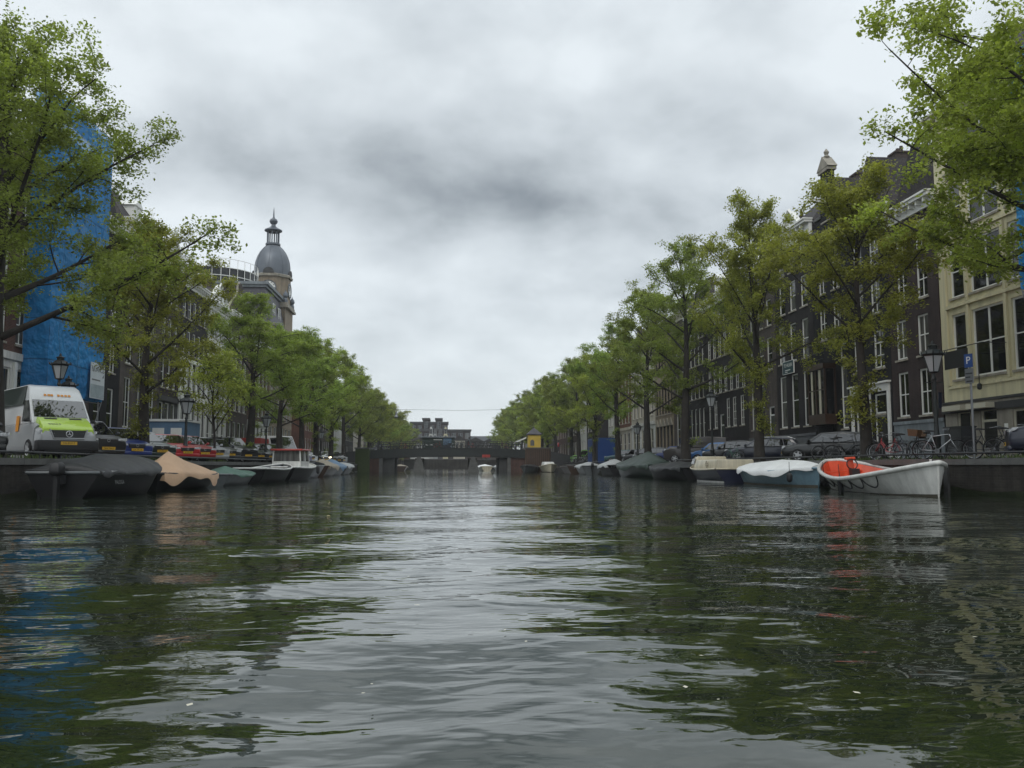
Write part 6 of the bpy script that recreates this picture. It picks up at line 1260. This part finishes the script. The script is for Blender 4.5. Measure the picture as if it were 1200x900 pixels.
lantern(17.3, 76.4, 'black crown lantern on the right quay before the arcaded sandstone house', 3.6)
lantern(-13.2, 64.0, 'black crown lantern behind the cabin boat with the red roof', 3.6)
lantern(-13.2, 91.5, 'black crown lantern behind the grey covered boat on the left quay', 3.6)
t = thing('parking_sign', 'blue parking sign with white P on a grey pole beside the yellow house', 'sign', (17.0, 26.4, QZ), R(-72))
m = MB(); m.tube([(0, 0, 0), (0, 0, 3.4)], .038, 8); m.build('pole', M['galv'], t)
p_ = MB().box(-.15, .15, -.075, -.045, 2.98, 3.42).build('plate', M['sign_blue'], t); o = link('lettering', text_mesh('P', .34, M['white_paint']), p_, (0, -.076, 3.20)); o.rotation_euler = (R(90), 0, 0)
p2 = MB().box(-.15, .15, -.07, -.045, 2.46, 2.94).build('lower_plate', M['steel'], t)
m = MB(); m.box(-.13, .13, -.073, -.0705, 2.76, 2.80); m.box(-.13, .05, -.073, -.0705, 2.64, 2.68); m.box(-.1, .12, -.073, -.0705, 2.5, 2.55); m.build('text_line', M['p_dark_grey'], p2)
t = thing('signpost', 'dark leaning post with a narrow blue plate before the pale grey plinth', 'signpost', (19.6, 33.2, QZ))
m = MB(); m.tube([(0, 0, 0), (.35, -.1, 2.6)], .04, 6); m.build('pole', M['iron'], t); m = MB(); m.loft([[(.29 + dx*.06, -.14, 2.1), (.40 + dx*.0, -.14, 2.1), (.44, -.14, 2.75), (.30, -.14, 2.75)] if k == 0 else [(.29, -.10, 2.1), (.40, -.10, 2.1), (.44, -.10, 2.75), (.30, -.10, 2.75)] for k, dx in ((0, 0), (1, 0))]); m.build('plate', M['p_navy'], t)
t = thing('junction_box', 'dark utility cabinet behind the bicycles near the plum brick house', 'utility box', (19.8, 31.6, QZ + .1), R(0)); m = MB(); m.box(-.3, .3, -.55, .55, .08, 1.15); m.build('body', M['p_dark_grey'], t); MB().box(-.33, .33, -.58, .58, 1.152, 1.2).build('lid', M['p_dark_grey'], t)

# ------------------------------------------------------------------ bicycles
BW = {}
def bike_parts(frame, lady, light):
    k = (frame, lady)
    if k in BW: return BW[k]
    P = dict(rear=(-.53, 0, .34), front=(.55, 0, .34), bb=(-.08, 0, .30), seat=(-.25, 0, .86), head=(.33, 0, .88), headlo=(.37, 0, .70))
    m = MB(); T = lambda a, b, r=.016: m.tube([P.get(a, a), P.get(b, b)], r, 6)
    T('bb', 'seat'); T('headlo', 'head')
    if lady: m.tube([P['bb'], (.10, 0, .36), (.27, 0, .60), P['headlo']], .02, 6); m.tube([(-.16, 0, .56), (.08, 0, .46), (.24, 0, .66), (.36, 0, .76)], .015, 6)
    else: T('bb', 'headlo', .019); T((-.24, 0, .80), 'head', .017)
    for s in (-.055, .055): m.tube([(P['bb'][0], s*.6, .30), (-.53, s, .34)], .011, 5); m.tube([(-.24, s*.6, .80), (-.53, s, .34)], .011, 5); m.tube([(.38, s*.8, .66), (.55, s, .34)], .013, 5)
    fr = m.mesh('frame', M[frame], True)
    w_ = MB(); w_.ring((0, 0, 0), (0, 1, 0), .325, .019, 24, 6); w_ty = w_.mesh('tyre', M['tyre'], True)
    w_ = MB(); w_.ring((0, 0, 0), (0, 1, 0), .30, .012, 24, 5); w_.cyl((0, -.05, 0), (0, .05, 0), .022, 8)
    for i in range(14): a = 6.28318*i/14; w_.tube([(0, .02*(-1)**i, 0), (.3*math.cos(a), 0, .3*math.sin(a))], .0025, 3)
    w_rm = w_.mesh('wheel', M['steel'])
    m = MB(); m.tube([(.32, 0, .86), (.29, 0, 1.02), (.33, 0, 1.06)], .013, 6); m.tube([(.10, -.29, 1.04), (.22, -.28, 1.06), (.33, -.12, 1.07), (.33, .12, 1.07), (.22, .28, 1.06), (.10, .29, 1.04)], .013, 6); hb = m.mesh('handlebar', M['steel'], True)
    m = MB(); m.tube([(-.26, 0, .86), (-.285, 0, .97)], .013, 6); m.loft([[(x, -w2, z0), (x, w2, z0), (x, w2*.8, z1), (x, -w2*.8, z1)] for x, w2, z0, z1 in ((-.42, .085, .98, 1.03), (-.35, .09, .97, 1.035), (-.22, .045, .965, 1.02), (-.10, .02, .965, 1.0))]); sd = m.mesh('saddle', M['trim_black'])
    m = MB(); arc = lambda c, a0, a1, n=9: [(c + .37*math.cos(R(a0 + (a1 - a0)*i/n)), 0, .34 + .37*math.sin(R(a0 + (a1 - a0)*i/n))) for i in range(n + 1)]
    m.strip([[(p[0], -.03, p[2]), (p[0], .03, p[2])] for p in arc(-.53, 60, 200)]); m.strip([[(p[0], -.03, p[2]), (p[0], .03, p[2])] for p in arc(.55, -20, 130)]); mg = m.mesh('mudguard', M['trim_black'])
    m = MB()
    for s in (-.07, .07): m.tube([(-.30, s, .74), (-.80, s, .74), (-.54, s*1.1, .36)], .008, 4)
    for x_ in (-.78, -.62, -.46): m.tube([(x_, -.07, .74), (x_, .07, .74)], .008, 4)
    rk = m.mesh('rack', M['trim_black'])
    m = MB(); m.cyl((-.08, -.06, .30), (-.08, -.05, .30), .085, 14); m.tube([(-.08, .10, .30), (-.08, .10, .30), (-.08, -.10, .30)], .012, 5); m.tube([(-.08, .10, .3), (-.01, .12, .15)], .01, 4); m.tube([(-.08, -.10, .3), (-.15, -.12, .45)], .01, 4); m.box(-.06, .04, .09, .19, .13, .155); m.box(-.2, -.1, -.19, -.09, .445, .47); ck = m.mesh('crank', M['steel'])
    BW[k] = (fr, w_ty, w_rm, hb, sd, mg, rk, ck); return BW[k]
def bicycle(x, y, rz, frame, label, lady=True, tilt=8, basket=None, group='bicycles parked on the right quay'):
    fr, ty, rm, hb, sd, mg, rk, ck = bike_parts(frame, lady, 0); t = thing('bicycle', label, 'bicycle', (x, y, QZ + .01), 0, group); t.rotation_euler = (R(tilt), 0, R(rz))
    for n_, me in (('frame', fr), ('handlebar', hb), ('saddle', sd), ('mudguard', mg), ('rack', rk), ('crank', ck)): link(n_, me, t)
    for x_ in (-.53, .55): w_ = link('wheel', rm, t, (x_, 0, .34)); link('tyre', ty, w_)
    if basket:
        m = MB(); m.loft([[(.36, -.17, .86), (.62, -.17, .86), (.62, .17, .86), (.36, .17, .86)], [(.33, -.2, 1.1), (.66, -.2, 1.1), (.66, .2, 1.1), (.33, .2, 1.1)]]); m.build('basket', M[basket], t)
    return t
bicycle(17.15, 28.6, -31, 'chrome', 'silver diamond framed bicycle beside the crown lantern', False, 6)
bicycle(17.35, 30.2, -150, 'p_black', 'black bicycle with a front basket behind the silver bicycle', True, -7, 'wood')
bicycle(17.25, 32.3, 118, 'p_red', 'red step through bicycle against the slender elm', True, 9)
bicycle(17.6, 32.9, -40, 'p_black', 'black step through bicycle just behind the red bicycle', True, -8)
bicycle(17.1, 35.6, -20, 'p_dark_grey', 'dark grey bicycle left of the slender elm trunk', False, 7)
bicycle(17.15, 37.4, -165, 'p_black', 'black bicycle in front of the black estate', True, -6)
bicycle(17.5, 31.2, -25, 'p_navy', 'navy bicycle between the silver and the red bicycles', True, -9, 'wood')
bicycle(17.15, 50.2, 115, 'tarp_green', 'mint green bicycle by the nose of the navy estate', True, 8)
bicycle(17.9, 26.9, -50, 'p_black', 'black bicycle leaning by the parking sign', True, 6)
bicycle(18.0, 25.9, -25, 'p_dark_grey', 'grey step through bicycle right of the parking sign', True, -7)
# bicycles too small to show parts: one mesh each along the bridge railing and the far right quay
def tiny_bike_mesh(fc):
    m = MB(); m.ring((-.53, 0, .34), (0, 1, 0), .32, .03, 14, 4); m.ring((.55, 0, .34), (0, 1, 0), .32, .03, 14, 4)
    for a, b in (((-.53,0,.34),(-.25,0,.82)), ((-.53,0,.34),(-.08,0,.3)), ((-.08,0,.3),(-.25,0,.95)), ((-.08,0,.3),(.36,0,.75)), ((-.24,0,.8),(.34,0,.86)), ((.55,0,.34),(.3,0,1.05)), ((.27,-.28,1.05),(.27,.28,1.05))): m.tube([a, b], .022, 4, 1)
    m.box(-.4, -.14, -.07, .07, .96, 1.02); return m.mesh('bicycle', [M['tyre'], M[fc]])
tb = [tiny_bike_mesh(c) for c in ('p_black', 'p_silver', 'p_dark_red')]; rq = random.Random(8)
for i in range(26):
    x = -9.8 + i*.78; o = link('bicycle', tb[(0, 0, 1, 0, 0, 2)[i % 6]], None, (x, YB0 + .55 + rq.uniform(-.05, .1), arch(x) + .01)); o.rotation_euler = (R(rq.uniform(-8, 8)), 0, R(rq.choice((0, 180)) + rq.uniform(-14, 14)))
    tag(o, 'bicycle parked along the near railing of the bridge', 'bicycle', 'bicycles along the bridge railing')
for i in range(14):
    o = link('bicycle', tb[i % 2], None, (17.3 + rq.uniform(-.3, .6), 106.5 + i*.62, QZ + .01)); o.rotation_euler = (R(rq.uniform(-8, 8)), 0, R(rq.uniform(-30, 30)))
    tag(o, 'bicycle in the dense row between the blue container and the bridge', 'bicycle', 'bicycles in the row near the bridge')

# ------------------------------------------------------------------ people, far off near the bridge
def person(x, y, z, rz, coat, label, hgt=1.75, stride=.18):
    t = thing('person', label, 'person', (x, y, z), rz, 'people near the bridge')
    V = [(0,0,.95),(0,0,1.15),(0,0,1.38),(0,0,1.47),(.02,0,1.56),(.03,0,1.68), (0,.10,.90),(stride*.4,.11,.50),(stride,.11,.08),(stride+.14,.11,.04), (0,-.10,.90),(-.02,-.11,.50),(-stride,-.11,.10),(-stride+.13,-.11,.04), (0,.19,1.36),(-.06,.24,1.08),(.02,.25,.84),(.05,.25,.76), (0,-.19,1.36),(.07,-.24,1.08),(.16,-.24,.86),(.19,-.24,.78)]
    E = [(0,1),(1,2),(2,3),(3,4),(4,5),(0,6),(6,7),(7,8),(8,9),(0,10),(10,11),(11,12),(12,13),(2,14),(14,15),(15,16),(16,17),(2,18),(18,19),(19,20),(20,21)]
    r_ = [.15,.145,.15,.06,.085,.085,.09,.065,.045,.04,.09,.065,.045,.04,.065,.045,.035,.03,.065,.045,.035,.03]
    me = bpy.data.meshes.new('body'); me.from_pydata(V, E, []); 
    for c in (M['p_navy'], M['skin'], M[coat]): me.materials.append(c)
    o = link('body', me, t); sk = o.modifiers.new('skin', 'SKIN')
    for i, d in enumerate(me.skin_vertices[0].data): d.radius = (r_[i], r_[i]); d.use_root = i == 0
    subsurf(o, 1)
    m = MB(); m.loft([[(rx*math.cos(6.28318*k/12), ry*math.sin(6.28318*k/12), zz) for k in range(12)] for zz, rx, ry in ((.84, .17, .22), (1.1, .16, .20), (1.36, .16, .235), (1.45, .09, .12))]); m.build('coat', M[coat], t, True)
    m = MB(); m.lathe([(.09, 1.64), (.105, 1.70), (.09, 1.77), (.0, 1.80)], 10, (.015, 0, 0)); m.build('hair', M['hair'], t, True)
    t.scale = (hgt/1.78,)*3
    return t
M['skin'] = mat('skin', (.45,.28,.2), .6); M['hair'] = mat('hair', (.03,.02,.012), .7)
person(16.0, 121.2, 2.72, R(200), 'p_red', 'person in a red coat walking just right of the yellow hut')
person(17.6, 119.6, 2.5, R(20), 'boat_red', 'person in a dark red jacket further along the ramp by the far right quay')
person(-14.6, 104.5, QZ + .01, R(80), 'p_red', 'person in a red jacket walking between cars on the left quay')
person(3.2, YB0 + 1.6, arch(3.2) + .01, R(0), 'p_black', 'person in black crossing the bridge right of the kiosk')

# ------------------------------------------------------------------ thin damp air (encloses camera, ground and everything built)
m = MB(); m.box(-430, 430, -230, 730, -3.6, 48); hz_ = link('haze', m.mesh('haze', [])); hz_['kind'] = 'stuff'; hz_['label'] = 'thin damp air over the canal'
hm_ = bpy.data.materials.new('haze'); hm_.use_nodes = True; n_ = hm_.node_tree.nodes; n_.clear(); o_ = n_.new('ShaderNodeOutputMaterial'); pv = n_.new('ShaderNodeVolumePrincipled')
pv.inputs['Color'].default_value = (.9,.93,.95,1); pv.inputs['Density'].default_value = .0004; pv.inputs['Anisotropy'].default_value = .2
hm_.node_tree.links.new(pv.outputs[0], o_.inputs['Volume']); hz_.data.materials.append(hm_)
